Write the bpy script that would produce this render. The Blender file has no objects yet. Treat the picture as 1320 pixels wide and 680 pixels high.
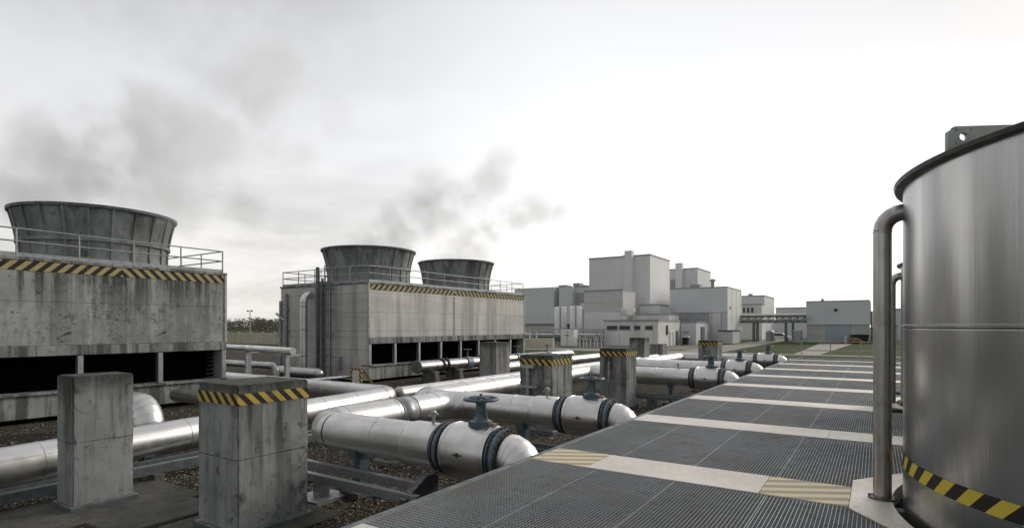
import bpy, bmesh, math, random
from mathutils import Vector, Matrix
random.seed(7)
R = math.radians
scene = bpy.context.scene
col = scene.collection
YAW = R(33)

# ---------------------------------------------------------------- node helpers
class NT:
    def __init__(s, name):
        s.m = bpy.data.materials.new(name); s.m.use_nodes = True
        s.t = s.m.node_tree; s.t.nodes.clear()
        s.out = s.t.nodes.new('ShaderNodeOutputMaterial')
        s._pos = None
    def n(s, typ, **kw):
        nd = s.t.nodes.new(typ)
        for k, v in kw.items(): setattr(nd, k, v)
        return nd
    def put(s, sock, v):
        if v is None: return
        if isinstance(v, bpy.types.NodeSocket): s.t.links.new(v, sock)
        elif isinstance(v, (tuple, list)) and len(v) == 3 and sock.type == 'RGBA': sock.default_value = (*v, 1)
        else: sock.default_value = v
    @property
    def pos(s):
        if s._pos is None: s._pos = s.n('ShaderNodeNewGeometry').outputs['Position']
        return s._pos
    @property
    def obj(s): return s.n('ShaderNodeTexCoord').outputs['Object']
    def math(s, op, a, b=None, c=None, clamp=False):
        nd = s.n('ShaderNodeMath', operation=op, use_clamp=clamp)
        s.put(nd.inputs[0], a); s.put(nd.inputs[1], b)
        if c is not None: s.put(nd.inputs[2], c)
        return nd.outputs[0]
    def vmul(s, v, k):
        nd = s.n('ShaderNodeVectorMath', operation='MULTIPLY'); s.put(nd.inputs[0], v); s.put(nd.inputs[1], k); return nd.outputs[0]
    def vadd(s, v, k):
        nd = s.n('ShaderNodeVectorMath', operation='ADD'); s.put(nd.inputs[0], v); s.put(nd.inputs[1], k); return nd.outputs[0]
    def dot(s, v, k):
        nd = s.n('ShaderNodeVectorMath', operation='DOT_PRODUCT'); s.put(nd.inputs[0], v); s.put(nd.inputs[1], k); return nd.outputs['Value']
    def xyz(s, v):
        nd = s.n('ShaderNodeSeparateXYZ'); s.put(nd.inputs[0], v); return nd.outputs
    def noise(s, v, scale, detail=4, rough=.55, dist=0):
        nd = s.n('ShaderNodeTexNoise'); s.put(nd.inputs['Vector'], v)
        nd.inputs['Scale'].default_value = scale; nd.inputs['Detail'].default_value = detail
        nd.inputs['Roughness'].default_value = rough; nd.inputs['Distortion'].default_value = dist
        return nd.outputs['Fac']
    def vor(s, v, scale, out='Distance', feature='F1'):
        nd = s.n('ShaderNodeTexVoronoi', feature=feature); s.put(nd.inputs['Vector'], v); nd.inputs['Scale'].default_value = scale
        return nd.outputs[out]
    def rng(s, v, a, b, c=0., d=1., smooth=True):
        nd = s.n('ShaderNodeMapRange', interpolation_type='SMOOTHSTEP' if smooth else 'LINEAR')
        s.put(nd.inputs[0], v)
        for i, k in enumerate((a, b, c, d)): s.put(nd.inputs[i+1], k)
        return nd.outputs[0]
    def mix(s, f, a, b, blend='MIX'):
        nd = s.n('ShaderNodeMix', data_type='RGBA', blend_type=blend)
        s.put(nd.inputs['Factor'], f)
        s.put(nd.inputs[6], a); s.put(nd.inputs[7], b)
        return nd.outputs[2]
    def ramp(s, f, stops):
        nd = s.n('ShaderNodeValToRGB'); s.put(nd.inputs[0], f)
        e = nd.color_ramp.elements
        while len(e) < len(stops): e.new(.5)
        for q, (p, c) in zip(e, stops): q.position = p; q.color = (*c, 1)
        return nd.outputs[0]
    def bump(s, h, strength=.3, dist=.02):
        nd = s.n('ShaderNodeBump'); nd.inputs['Strength'].default_value = strength; nd.inputs['Distance'].default_value = dist
        s.put(nd.inputs['Height'], h); return nd.outputs[0]
    def done(s, color, rough=.8, metal=0., normal=None, spec=.5, **kw):
        p = s.n('ShaderNodeBsdfPrincipled')
        s.put(p.inputs['Base Color'], color); s.put(p.inputs['Roughness'], rough); s.put(p.inputs['Metallic'], metal)
        s.put(p.inputs['Specular IOR Level'], spec)
        if normal is not None: s.put(p.inputs['Normal'], normal)
        for k, v in kw.items(): s.put(p.inputs[k], v)
        s.t.links.new(p.outputs[0], s.out.inputs['Surface'])
        return s.m

def line(t, v, period, width):
    """thin lines at multiples of period along scalar v -> 1 on the line"""
    f = t.math('FRACT', t.math('DIVIDE', v, period))
    a = t.math('ABSOLUTE', t.math('SUBTRACT', f, .5))
    return t.rng(a, .5 - width/period, .5 - width/period*.35)

def concrete(name, light, dark, stain=.6, ztop=None, zjoint=None, sjoint=None, streak_s=1.6, moss=(.045,.047,.036), topd=.45, spots=.5):
    t = NT(name); p = t.pos; x, y, z = t.xyz(p)
    big = t.noise(p, .7, 6, .6); mid = t.noise(p, 4.5, 8, .65); fine = t.noise(p, 38, 4, .6)
    c = t.mix(t.rng(big, .32, .7), light, dark)
    c = t.mix(t.rng(mid, .45, .75, 0, .5), c, tuple(v*.62 for v in dark))
    sv = t.vmul(p, (1, 1, .07))
    st = t.rng(t.noise(sv, streak_s, 7, .68), .46, .60)
    st2 = t.rng(t.noise(t.vmul(p, (1, 1, .12)), streak_s*3.4, 6, .65), .50, .64)
    s_all = t.math('MAXIMUM', st, t.math('MULTIPLY', st2, .6))
    colm = t.math('MULTIPLY', t.rng(t.noise(t.vadd(t.vmul(p, (1, 1, .02)), (2, 9, 4)), .95*streak_s/1.5, 4, .6), .52, .61), t.rng(t.noise(t.vmul(p, (1, 1, .16)), 4.5, 6, .7), .36, .56, .25, 1.))
    s_all = t.math('MAXIMUM', s_all, colm)
    if ztop is not None:
        fall = t.rng(z, ztop - 1.9, ztop-.1, .35, 1.)
        s_all = t.math('MULTIPLY', s_all, fall)
    c = t.mix(t.math('MULTIPLY', s_all, stain), c, moss)
    blot = t.math('MULTIPLY', t.rng(t.noise(t.vadd(p, (11, 5, 2)), 1.1, 5, .6), .5, .68), t.rng(t.noise(p, 7, 7, .72, .6), .47, .6))
    c = t.mix(t.math('MULTIPLY', blot, spots*1.3), c, tuple(v*1.3 for v in moss))
    sp = t.rng(t.noise(p, 9, 3, .5, .4), .64, .72, 0, spots)
    c = t.mix(sp, c, tuple(v*1.1 for v in moss))
    # pale lime runs
    lime = t.rng(t.noise(t.vadd(t.vmul(p, (1, 1, .09)), (7, 3, 1)), streak_s*2.2, 6, .6), .6, .76, 0, .35)
    c = t.mix(lime, c, tuple(min(.6, v*1.45) for v in light))
    if ztop is not None:
        wob = t.math('ADD', z, t.math('MULTIPLY', t.math('SUBTRACT', t.noise(t.vmul(p, (1, 1, .3)), 5, 6, .7), .5), .55))
        c = t.mix(t.rng(wob, ztop - topd, ztop + .02, 0, .9), c, moss)
    h = t.math('ADD', t.math('MULTIPLY', mid, .5), t.math('MULTIPLY', fine, .25))
    j = None
    if zjoint: j = line(t, t.math('ADD', z, zjoint[1]), zjoint[0], .012)
    if sjoint:
        k = line(t, t.math('ADD', t.math('ADD', x, y), sjoint[1]), sjoint[0], .012)
        j = k if j is None else t.math('MAXIMUM', j, k)
    if j is not None:
        jb = t.math('MULTIPLY', j, t.rng(t.noise(p, 2.3, 5, .7), .35, .62, .08, .75))
        c = t.mix(jb, c, tuple(v*.6 for v in moss))
        h = t.math('SUBTRACT', h, t.math('MULTIPLY', j, .8))
    return t.done(c, t.rng(mid, .3, .7, .72, .95), 0, t.bump(h, .5, .02), spec=.3)

def plain(name, c, rough=.6, metal=0., var=.25, scale=5, streak=0., bump=.08, grime=(.05,.05,.045), spec=.4):
    t = NT(name); p = t.pos
    m = t.noise(p, scale, 6, .62)
    cc = t.mix(t.rng(m, .3, .72), tuple(min(1, v*(1+var)) for v in c), tuple(v*(1-var) for v in c))
    if streak:
        s_ = t.rng(t.noise(t.vmul(p, (1, 1, .06)), scale*.7, 6, .65), .5, .75)
        cc = t.mix(t.math('MULTIPLY', s_, streak), cc, grime)
    return t.done(cc, t.rng(m, .3, .7, max(.05, rough-.1), min(1, rough+.12)), metal, t.bump(t.noise(p, scale*6, 3), bump, .01), spec=spec)

def jacket(name, c, rough=.3, dirt=.25):
    """aluminium or stainless cladding of pipes"""
    t = NT(name); p = t.pos
    a = t.noise(p, 1.3, 5, .6); b = t.noise(p, 14, 6, .65); s_ = t.noise(t.vmul(p, (1, 1, .25)), 3.2, 7, .7)
    cc = t.mix(t.rng(a, .3, .7), c, tuple(v*.84 for v in c))
    cc = t.mix(t.rng(s_, .5, .78, 0, dirt), cc, (.16, .15, .135))
    cc = t.mix(t.rng(t.noise(p, 4, 4, .6), .56, .75, 0, dirt*1.2), cc, (.30, .285, .26))
    r = t.rng(t.noise(p, 2.6, 4, .6), .3, .72, rough - .05, rough + .10)
    h = t.math('ADD', t.math('MULTIPLY', t.noise(p, 1.3, 1), 1.), t.math('MULTIPLY', b, .008))
    return t.done(cc, r, 1., t.bump(h, .10, .05))

def hazard(name, mode, period, mid=0., R0=1., yel=(.56, .40, .075), blk=(.016, .015, .014), wear=.5, base=None):
    t = NT(name)
    if mode == 'tank':
        x, y, z = t.xyz(t.obj)
        u = t.math('SUBTRACT', t.math('MULTIPLY', t.math('ARCTAN2', y, t.math('MULTIPLY', x, -1.)), -R0), z)
    else:
        x, y, z = t.xyz(t.pos)
        if mode == 'pillar': u = t.math('ADD', t.math('ADD', x, y), z)
        elif mode == 'chevron': u = t.math('ADD', t.math('ABSOLUTE', t.math('SUBTRACT', y, mid)), z)
        elif mode == 'chevron_down': u = t.math('SUBTRACT', t.math('ABSOLUTE', t.math('SUBTRACT', y, mid)), z)
        elif mode == 'floor': u = t.math('ADD', t.math('MULTIPLY', y, 1.0), t.math('MULTIPLY', x, -.42))
    f = t.math('FRACT', t.math('DIVIDE', u, period))
    k = t.math('GREATER_THAN', f, .5)
    c = t.mix(k, yel, base or blk)
    n1 = t.noise(t.pos, 9, 8, .7); n2 = t.noise(t.vmul(t.pos, (1, 1, .2)), 4, 6, .65)
    c = t.mix(t.rng(n2, .5, .8, 0, wear), c, (.09, .085, .07))
    c = t.mix(t.rng(n1, .58, .72, 0, wear*1.1), c, (.17, .165, .15))
    return t.done(c, .62, 0, t.bump(n1, .1, .01), spec=.35)

# ---------------------------------------------------------------- materials
M = {}
M['tower_concrete'] = concrete('tower_concrete', (.41, .43, .42), (.28, .30, .295), .95, 4.68, (1.32, .45), (1.95, .3), 1.5, topd=.35, spots=.75)
M['stack_concrete'] = concrete('stack_concrete', (.36, .385, .38), (.24, .26, .26), .85, 7.5, None, None, 1.2, topd=.35)
M['tower_ledge'] = concrete('tower_ledge', (.37, .385, .375), (.25, .265, .26), .8, None, None, (2.2, 0), 2)
M['pillar'] = concrete('pillar_concrete', (.37, .39, .375), (.255, .275, .268), .95, 2.06, (1.05, 0.0), None, 2.6, spots=.6)
M['pillar_plain'] = concrete('plain_pillar_concrete', (.40, .40, .38), (.30, .305, .295), .75, 2.06, None, (.6, .1), 2.4, spots=.3)
M['pad'] = concrete('pad_concrete', (.11, .105, .092), (.062, .06, .052), .5, None, None, (2.3, .4), 2)
M['plinth'] = concrete('plinth_concrete', (.24, .235, .22), (.15, .15, .14), .6)
M['jacket'] = jacket('pipe_jacket', (.78, .77, .76), .37, .12)
M['jacket_dull'] = jacket('dull_pipe_jacket', (.55, .55, .545), .34, .35)
M['jacket_valve'] = jacket('valve_jacket', (.76, .75, .74), .33, .12)
M['galv'] = plain('galvanised_steel', (.36, .38, .385), .46, .75, .25, 7)
M['galv_dark'] = plain('weathered_steel', (.15, .17, .175), .55, .5, .3, 6)
M['flange'] = plain('flange_steel', (.10, .105, .11), .42, .6, .35, 14)
M['rim'] = plain('tank_rim_steel', (.13, .125, .12), .4, .6, .3, 4)
M['bluegrey'] = plain('blue_grey_paint', (.075, .115, .135), .42, 0, .25, 9, spec=.5)
M['band_blue'] = plain('blue_band_paint', (.16, .22, .27), .45, 0, .3, 9)
M['steel_lug'] = plain('lug_paint', (.34, .37, .345), .5, .2, .15, 4)
M['rail'] = plain('rail_steel', (.34, .36, .365), .5, .5, .2, 5)
M['dark'] = plain('louver_shade', (.005, .0055, .0055), .95, 0, .3, 3, spec=.05)  # near-black colour paints in the shade inside the tower openings
M['black'] = plain('dark_rubber', (.02, .02, .022), .7)
M['white'] = plain('white_paint', (.72, .72, .70), .5, 0, .06, 1.5, .12)
M['silo_white'] = plain('silo_white_paint', (.88, .88, .87), .45, 0, .04, 1.5, .1)
M['cream'] = plain('cream_wall', (.52, .48, .38), .8, 0, .12, .7, .3)
M['yellow'] = plain('loader_yellow', (.32, .19, .06), .5, 0, .15, 3)
M['glass'] = plain('window_glass', (.03, .045, .055), .12, 0, .3, .6, bump=0, spec=.6)
M['green_door'] = plain('door_paint', (.12, .13, .13), .5, 0, .1, 2)
M['hz_pillar'] = hazard('pillar_hazard_tape', 'pillar', .195, wear=.45)
M['hz_tower'] = hazard('tower_hazard_band', 'chevron', .33, mid=8.3, yel=(.43, .355, .16), wear=.75)
M['hz_tower_far'] = hazard('far_tower_hazard_band', 'chevron', .37, mid=26.0, yel=(.42, .36, .18), wear=.6)
M['hz_tank'] = hazard('tank_hazard_tape', 'tank', .27, R0=2.4, yel=(.62, .47, .05), wear=.22)
M['hz_frame'] = hazard('frame_hazard_paint', 'pillar', .22, wear=.3)

def panel_wall():
    t = NT('weathered_cladding'); p = t.pos; x, y, z = t.xyz(p)
    a = t.noise(p, .5, 6, .6); s_ = t.noise(t.vmul(p, (1, 1, .08)), 1.1, 7, .66); s2 = t.noise(t.vmul(p, (1, 1, 6)), .35, 5, .6)
    c = t.mix(t.rng(a, .3, .7), (.63, .615, .585), (.50, .495, .475))
    c = t.mix(t.rng(s2, .42, .7, 0, .55), c, (.44, .43, .415))
    c = t.mix(t.rng(s_, .47, .66, 0, .62), c, (.20, .205, .20))
    rust = t.rng(t.noise(t.vadd(t.vmul(p, (1, 1, .3)), (4, 4, 4)), 1.6, 6, .65), .6, .8, 0, .4)
    c = t.mix(rust, c, (.30, .215, .155))
    j = line(t, t.math('ADD', z, .27), .94, .016)
    # panel laps: dark line with faint fine ribs
    c = t.mix(t.math('MULTIPLY', j, .7), c, (.10, .10, .10))
    k = line(t, t.math('ADD', x, y), 1.22, .010)
    c = t.mix(t.math('MULTIPLY', k, .3), c, (.14, .14, .14))
    h = t.math('SUBTRACT', t.noise(p, 3, 4), t.math('ADD', j, t.math('MULTIPLY', k, .5)))
    return t.done(c, t.rng(a, .3, .7, .42, .62), .15, t.bump(h, .3, .03), spec=.4)
M['panel'] = panel_wall()

def clad(name, c, rib=1.1, zr=3.0, amt=.22, grad=0.):
    t = NT(name); p = t.pos; x, y, z = t.xyz(p)
    a = t.noise(p, .12, 5, .6); b = t.noise(t.vmul(p, (1, 1, .1)), .9, 6, .6)
    cc = t.mix(t.rng(a, .3, .7), c, tuple(v*.88 for v in c))
    cc = t.mix(t.rng(b, .5, .8, 0, .3), cc, tuple(v*.68 for v in c))
    j = t.math('MAXIMUM', line(t, t.math('ADD', x, y), rib, .03), line(t, z, zr, .035))
    cc = t.mix(t.math('MULTIPLY', j, amt), cc, tuple(v*.45 for v in c))
    cor = t.math('FRACT', t.math('DIVIDE', t.math('ADD', x, y), .28))
    return t.done(cc, .5, .05, t.bump(t.math('SUBTRACT', t.math('ABSOLUTE', t.math('SUBTRACT', cor, .5)), j), .2, .03), spec=.4)
M['clad_light'] = clad('pale_grey_cladding', (.78, .78, .785))  # distant cladding tones raised to stand in for air haze
M['clad_blue'] = clad('blue_grey_cladding', (.72, .745, .765), 1.0, 2.4)
M['clad_mid'] = clad('mid_grey_cladding', (.70, .71, .72), 1.2, 2.6)
M['clad_dark'] = clad('dark_grey_cladding', (.42, .44, .45), 1.2, 2.6)
M['clad_ware'] = clad('warehouse_cladding', (.63, .685, .71), .9, 10)
M['clad_ware_low'] = clad('warehouse_steel_base', (.50, .51, .50), 1.1, 1.2, .5)
M['block_conc'] = clad('precast_panels', (.60, .595, .585), 3.3, 2.0, .6)
M['shutter'] = clad('roller_shutter', (.38, .45, .50), 40, .28, .35)
M['trim'] = plain('roof_trim', (.30, .31, .32), .5, .2)
M['render_wall'] = plain('rendered_wall', (.68, .67, .65), .85, 0, .1, .8, .3)

def brushed_tank():
    t = NT('brushed_tank_steel'); o = t.obj; x, y, z = t.xyz(o)
    ang = t.math('ARCTAN2', y, t.math('MULTIPLY', x, -1.))
    cv = t.n('ShaderNodeCombineXYZ'); t.put(cv.inputs[0], t.math('ADD', t.math('MULTIPLY', ang, 2.4), 5.3)); t.put(cv.inputs[2], t.math('MULTIPLY', z, .045))
    cv = cv.outputs[0]
    wide = t.noise(cv, 1.7, 5, .6); fine = t.noise(cv, 5, 5, .6); hair = t.noise(cv, 60, 3, .6)
    blot = t.noise(o, 1.4, 5, .6)
    c = t.mix(t.rng(wide, .3, .7), (.52, .515, .505), (.30, .315, .33))
    c = t.mix(t.rng(fine, .4, .75, 0, .22), c, (.34, .335, .325))
    c = t.mix(t.rng(blot, .5, .8, 0, .3), c, (.34, .315, .285))
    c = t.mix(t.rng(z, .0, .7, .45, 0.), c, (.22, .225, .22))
    seam = t.math('MAXIMUM', line(t, t.math('ADD', z, .0), 1.68, .010), line(t, t.math('ADD', t.math('MULTIPLY', ang, 2.4), 2.55), 3.77, .008))
    c = t.mix(t.math('MULTIPLY', seam, .6), c, (.12, .12, .12))
    r = t.rng(wide, .3, .7, .20, .36)
    h = t.math('ADD', t.math('MULTIPLY', wide, .9), t.math('ADD', t.math('MULTIPLY', hair, .004), t.math('MULTIPLY', seam, -.25)))
    return t.done(c, r, 1., t.bump(h, .22, .05))
M['tank'] = brushed_tank()

def brushed_pipe():
    t = NT('brushed_pipe_steel'); p = t.pos
    s_ = t.noise(t.vmul(p, (30, 30, .6)), 1, 5, .65); b = t.noise(p, 3, 6, .65)
    c = t.mix(t.rng(s_, .3, .7), (.56, .55, .53), (.38, .37, .355))
    c = t.mix(t.rng(b, .5, .75, 0, .6), c, (.24, .19, .145))
    return t.done(c, t.rng(b, .3, .7, .26, .42), 1., t.bump(s_, .06, .01))
M['standpipe'] = brushed_pipe()

def tread():
    t = NT('tread_plate'); p = t.pos; x, y, z = t.xyz(p)
    def dia(vx, vy, ox):
        rv = t.n('ShaderNodeCombineXYZ')
        t.put(rv.inputs[0], t.math('MULTIPLY', t.math('ADD', x, y), vx)); t.put(rv.inputs[1], t.math('MULTIPLY', t.math('SUBTRACT', x, y), vy))
        return t.vor(t.vadd(rv.outputs[0], (ox, ox*.7, 0)), 1)
    k = t.rng(dia(22, 44, 0), .25, .5, 1, 0)
    a = t.noise(p, 1.2, 6, .65); b = t.noise(p, 12, 6, .7)
    c = t.mix(t.rng(a, .3, .7), (.74, .685, .61), (.60, .555, .50))
    c = t.mix(t.rng(b, .52, .75, 0, .5), c, (.40, .35, .29))
    c = t.mix(t.math('MULTIPLY', k, .3), c, (.9, .85, .78))
    return t.done(c, t.rng(b, .3, .7, .42, .58), .5, t.bump(k, .35, .01))
M['tread'] = tread()
def tread_hazard():
    t = NT('tread_hazard_paint'); x, y, z = t.xyz(t.pos)
    u = t.math('ADD', y, t.math('MULTIPLY', x, -.55))
    f = t.math('FRACT', t.math('DIVIDE', u, .235)); k = t.rng(f, .46, .52)
    c = t.mix(k, (.70, .60, .36), (.36, .31, .24))
    b = t.noise(t.pos, 16, 7, .7)
    c = t.mix(t.rng(b, .52, .72, 0, .6), c, (.30, .28, .24))
    return t.done(c, .6, .1, t.bump(b, .2, .01))
M['hz_tread'] = tread_hazard()
M['grating'] = plain('grating_steel', (.33, .355, .37), .42, .7, .22, 2.2, bump=.05)
def grating_mat():
    t = NT('grating_steel_weathered'); p = t.pos
    a = t.noise(p, .55, 5, .6); b = t.noise(p, 7, 6, .7)
    c = t.mix(t.rng(a, .3, .7), (.37, .39, .405), (.26, .275, .285))
    c = t.mix(t.rng(t.noise(t.vadd(p, (3, 9, 1)), .8, 6, .65), .5, .7, 0, .55), c, (.30, .235, .17))
    c = t.mix(t.rng(b, .5, .75, 0, .4), c, (.13, .13, .125))
    return t.done(c, t.rng(b, .3, .7, .4, .58), .5)
M['grating'] = grating_mat()

def gravel_mat():
    t = NT('gravel_ground'); p = t.pos
    d = t.vor(p, 24); cc = t.vor(p, 24, 'Color'); r_, g_, b_ = t.xyz(cc)
    d2 = t.vor(p, 60)
    a = t.noise(p, .35, 6, .65); m = t.noise(p, 2.4, 6, .65)
    c = t.ramp(r_, [(0, (.042, .036, .029)), (.35, (.09, .077, .062)), (.7, (.165, .14, .115)), (1, (.30, .265, .225))])
    c = t.mix(t.rng(d, .2, .55, 0, .75), c, (.012, .011, .009))
    c = t.mix(t.rng(a, .45, .7, 0, .75), c, (.055, .043, .03))
    c = t.mix(t.rng(m, .52, .72, 0, .5), c, (.045, .042, .026))
    return t.done(c, .95, 0, t.bump(t.math('ADD', t.math('MULTIPLY', d, -1.), t.math('MULTIPLY', d2, -.4)), .9, .03), spec=.2)
M['gravel'] = gravel_mat()
def stone_mat():
    t = NT('gravel_stone'); p = t.pos
    r_, g_, b_ = t.xyz(t.vor(p, 22, 'Color'))
    c = t.ramp(r_, [(0, (.05, .042, .034)), (.4, (.12, .10, .079)), (.75, (.23, .2, .16)), (1, (.46, .41, .34))])
    return t.done(c, .9, 0, spec=.25)
M['stone'] = stone_mat()
def grass_mat():
    t = NT('mown_grass'); p = t.pos
    a = t.noise(p, .05, 6, .65); b = t.noise(p, .6, 8, .7); f = t.noise(p, 9, 6, .7)
    c = t.mix(t.rng(a, .3, .7), (.050, .082, .022), (.075, .098, .034))
    c = t.mix(t.rng(b, .42, .7, 0, .7), c, (.095, .092, .04))
    c = t.mix(t.rng(f, .4, .7, 0, .5), c, (.032, .042, .015))
    return t.done(c, .95, 0, t.bump(f, .8, .1), spec=.15)
M['grass'] = grass_mat()
def pave(name, c):
    t = NT(name); p = t.pos; x, y, z = t.xyz(p)
    a = t.noise(p, .25, 7, .65); b = t.noise(p, 5, 6, .7)
    cc = t.mix(t.rng(a, .3, .7), c, tuple(v*.75 for v in c))
    cc = t.mix(t.rng(b, .5, .75, 0, .4), cc, tuple(v*.55 for v in c))
    return t.done(cc, .9, 0, t.bump(b, .2, .02), spec=.25)
M['road'] = pave('road_concrete', (.34, .325, .295))
M['path'] = pave('path_concrete', (.42, .39, .34))
M['yard'] = pave('yard_paving', (.24, .23, .21))
def wood_mat():
    t = NT('bare_wood_foliage'); p = t.pos
    a = t.noise(p, .14, 5, .6); b = t.noise(p, 1.2, 5, .7)
    c = t.mix(t.rng(a, .3, .7), (.15, .14, .115), (.19, .185, .155))  # browns lightened to stand in for haze over the distance
    c = t.mix(t.rng(b, .4, .7, 0, .7), c, (.11, .105, .085))
    return t.done(c, .95, 0, spec=.1)
M['wood'] = wood_mat()

# ---------------------------------------------------------------- mesh builder
class MB:
    def __init__(s): s.v = []; s.f = []; s.sm = []
    def face(s, idx, sm=False): s.f.append(idx); s.sm.append(sm)
    def box(s, x0, x1, y0, y1, z0, z1):
        b = len(s.v)
        s.v += [(x0,y0,z0),(x1,y0,z0),(x1,y1,z0),(x0,y1,z0),(x0,y0,z1),(x1,y0,z1),(x1,y1,z1),(x0,y1,z1)]
        for q in ((0,3,2,1),(4,5,6,7),(0,1,5,4),(1,2,6,5),(2,3,7,6),(3,0,4,7)): s.face([b+i for i in q])
        return s
    def prism(s, poly, h0, h1, axis='z'):
        """extrude a 2-D polygon; axis 'z': (x,y); 'y': (x,z); 'x': (y,z)"""
        b = len(s.v); n = len(poly)
        def mk(u, w, h): return (u, w, h) if axis == 'z' else ((u, h, w) if axis == 'y' else (h, u, w))
        s.v += [mk(u, w, h0) for u, w in poly] + [mk(u, w, h1) for u, w in poly]
        s.face([b+i for i in range(n)][::-1]); s.face([b+n+i for i in range(n)])
        for i in range(n): s.face([b+i, b+(i+1) % n, b+n+(i+1) % n, b+n+i])
        return s
    def tube(s, pts, r, seg=20, caps=True, facet=True, smooth=True):
        pts = [Vector(p) for p in pts]; n = len(pts)
        rs = r if isinstance(r, (list, tuple)) else [r]*n
        dirs = [(pts[i+1]-pts[i]).normalized() for i in range(n-1)]
        up = Vector((0,0,1)) if abs(dirs[0].z) < .9 else Vector((1,0,0))
        u = dirs[0].cross(up).normalized(); rings = []
        prev = dirs[0]
        for i in range(n):
            d = dirs[min(i, n-2)]
            if i > 0 and i < n-1: t = (dirs[i-1]+dirs[i]).normalized()
            else: t = d
            q = prev.rotation_difference(t); u = (q @ u); u = (u - t*u.dot(t)).normalized(); prev = t
            w = t.cross(u)
            k = 1.
            if 0 < i < n-1: k = 1/max(.5, math.cos(dirs[i-1].angle(dirs[i])/2))
            ring = []
            bend = None
            if 0 < i < n-1 and k > 1.0001:
                bend = (dirs[i]-dirs[i-1]); bend = (bend - t*bend.dot(t)).normalized()
            for j in range(seg):
                a = 2*math.pi*j/seg
                o = (u*math.cos(a)+w*math.sin(a))*rs[i]
                if bend is not None: o = o + bend*(o.dot(bend)*(k-1))
                ring.append(tuple(pts[i]+o))
            rings.append(ring)
        if facet:
            for i in range(n-1):
                b = len(s.v); s.v += rings[i]+rings[i+1]
                for j in range(seg):
                    s.face([b+j, b+(j+1) % seg, b+seg+(j+1) % seg, b+seg+j], smooth)
        else:
            b = len(s.v)
            for rg in rings: s.v += rg
            for i in range(n-1):
                for j in range(seg):
                    s.face([b+i*seg+j, b+i*seg+(j+1) % seg, b+(i+1)*seg+(j+1) % seg, b+(i+1)*seg+j], smooth)
        if caps:
            for rg, fl in ((rings[0], True), (rings[-1], False)):
                b = len(s.v); s.v += rg; idx = [b+j for j in range(seg)]
                s.face(idx[::-1] if fl else idx)
        return s
    def lathe(s, prof, c=(0,0,0), axis='z', seg=64, closed=False, smooth=True, facet=True):
        """prof: list of (r, h) ; facet splits rings for crisp profile edges"""
        def mk(r, h, a):
            ca, sa = math.cos(a)*r, math.sin(a)*r
            p = (ca, sa, h) if axis == 'z' else ((h, ca, sa) if axis == 'x' else (sa, h, ca))
            return (p[0]+c[0], p[1]+c[1], p[2]+c[2])
        pr = list(prof) + ([prof[0]] if closed else [])
        ring = lambda r, h: [mk(r, h, 2*math.pi*j/seg) for j in range(seg)]
        if facet:
            for (r0, h0), (r1, h1) in zip(pr, pr[1:]):
                b = len(s.v); s.v += ring(r0, h0)+ring(r1, h1)
                for j in range(seg): s.face([b+j, b+(j+1) % seg, b+seg+(j+1) % seg, b+seg+j], smooth)
        else:
            b = len(s.v)
            for r, h in pr: s.v += ring(r, h)
            for i in range(len(pr)-1):
                for j in range(seg): s.face([b+i*seg+j, b+i*seg+(j+1) % seg, b+(i+1)*seg+(j+1) % seg, b+(i+1)*seg+j], smooth)
        return s
    def torus(s, c, Rr, r, axis='z', seg=40, ms=10):
        pr = [(Rr+r*math.cos(2*math.pi*k/ms), r*math.sin(2*math.pi*k/ms)) for k in range(ms)]
        return s.lathe(pr, c, axis, seg, closed=True, facet=False)
    def ball(s, c, r, seg=16, rings=10, sz=1.):
        pr = [(max(1e-4, r*math.sin(math.pi*k/rings)), -r*sz*math.cos(math.pi*k/rings)) for k in range(rings+1)]
        return s.lathe(pr, c, 'z', seg, facet=False)
    def quad(s, a, b, c, d):
        k = len(s.v); s.v += [a, b, c, d]; s.face([k, k+1, k+2, k+3]); return s
    def build(s, name, mat, parent=None, bevel=0, origin=None, fix=True):
        me = bpy.data.meshes.new(name)
        o = bpy.data.objects.new(name, me)
        off = Vector(origin) if origin is not None else (wloc(parent) if parent else Vector((0,0,0)))
        me.from_pydata([tuple(Vector(p)-off) for p in s.v], [], s.f)
        me.polygons.foreach_set('use_smooth', s.sm)
        if fix:
            bm = bmesh.new(); bm.from_mesh(me); bmesh.ops.recalc_face_normals(bm, faces=bm.faces); bm.to_mesh(me); bm.free()
        me.materials.append(mat if not isinstance(mat, str) else M[mat])
        col.objects.link(o)
        if parent: o.parent = parent; o.location = off - wloc(parent)
        else: o.location = off
        if bevel:
            b = o.modifiers.new('bevel', 'BEVEL'); b.width = bevel; b.segments = 2; b.limit_method = 'ANGLE'; b.angle_limit = R(40)
        return o
def wloc(o):
    l = Vector(o.location)
    while o.parent: o = o.parent; l += Vector(o.location)
    return l
def tag(o, label=None, cat=None, group=None, kind=None):
    if label: o['label'] = label
    if cat: o['category'] = cat
    if group: o['group'] = group
    if kind: o['kind'] = kind
    return o
def thing(name, label, cat, loc, group=None):
    o = bpy.data.objects.new(name, None); o.empty_display_size = .3; col.objects.link(o); o.location = loc
    return tag(o, label, cat, group)
def dup(o, loc=None, label=None, parent=None):
    c = o.copy(); col.objects.link(c); c.parent = parent
    if parent is not None: c.matrix_parent_inverse = o.matrix_parent_inverse.copy()
    for ch in [k for k in bpy.data.objects if k.parent == o]: dup(ch, None, None, c)
    if loc is not None: c.location = loc
    if label: c['label'] = label
    return c

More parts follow.
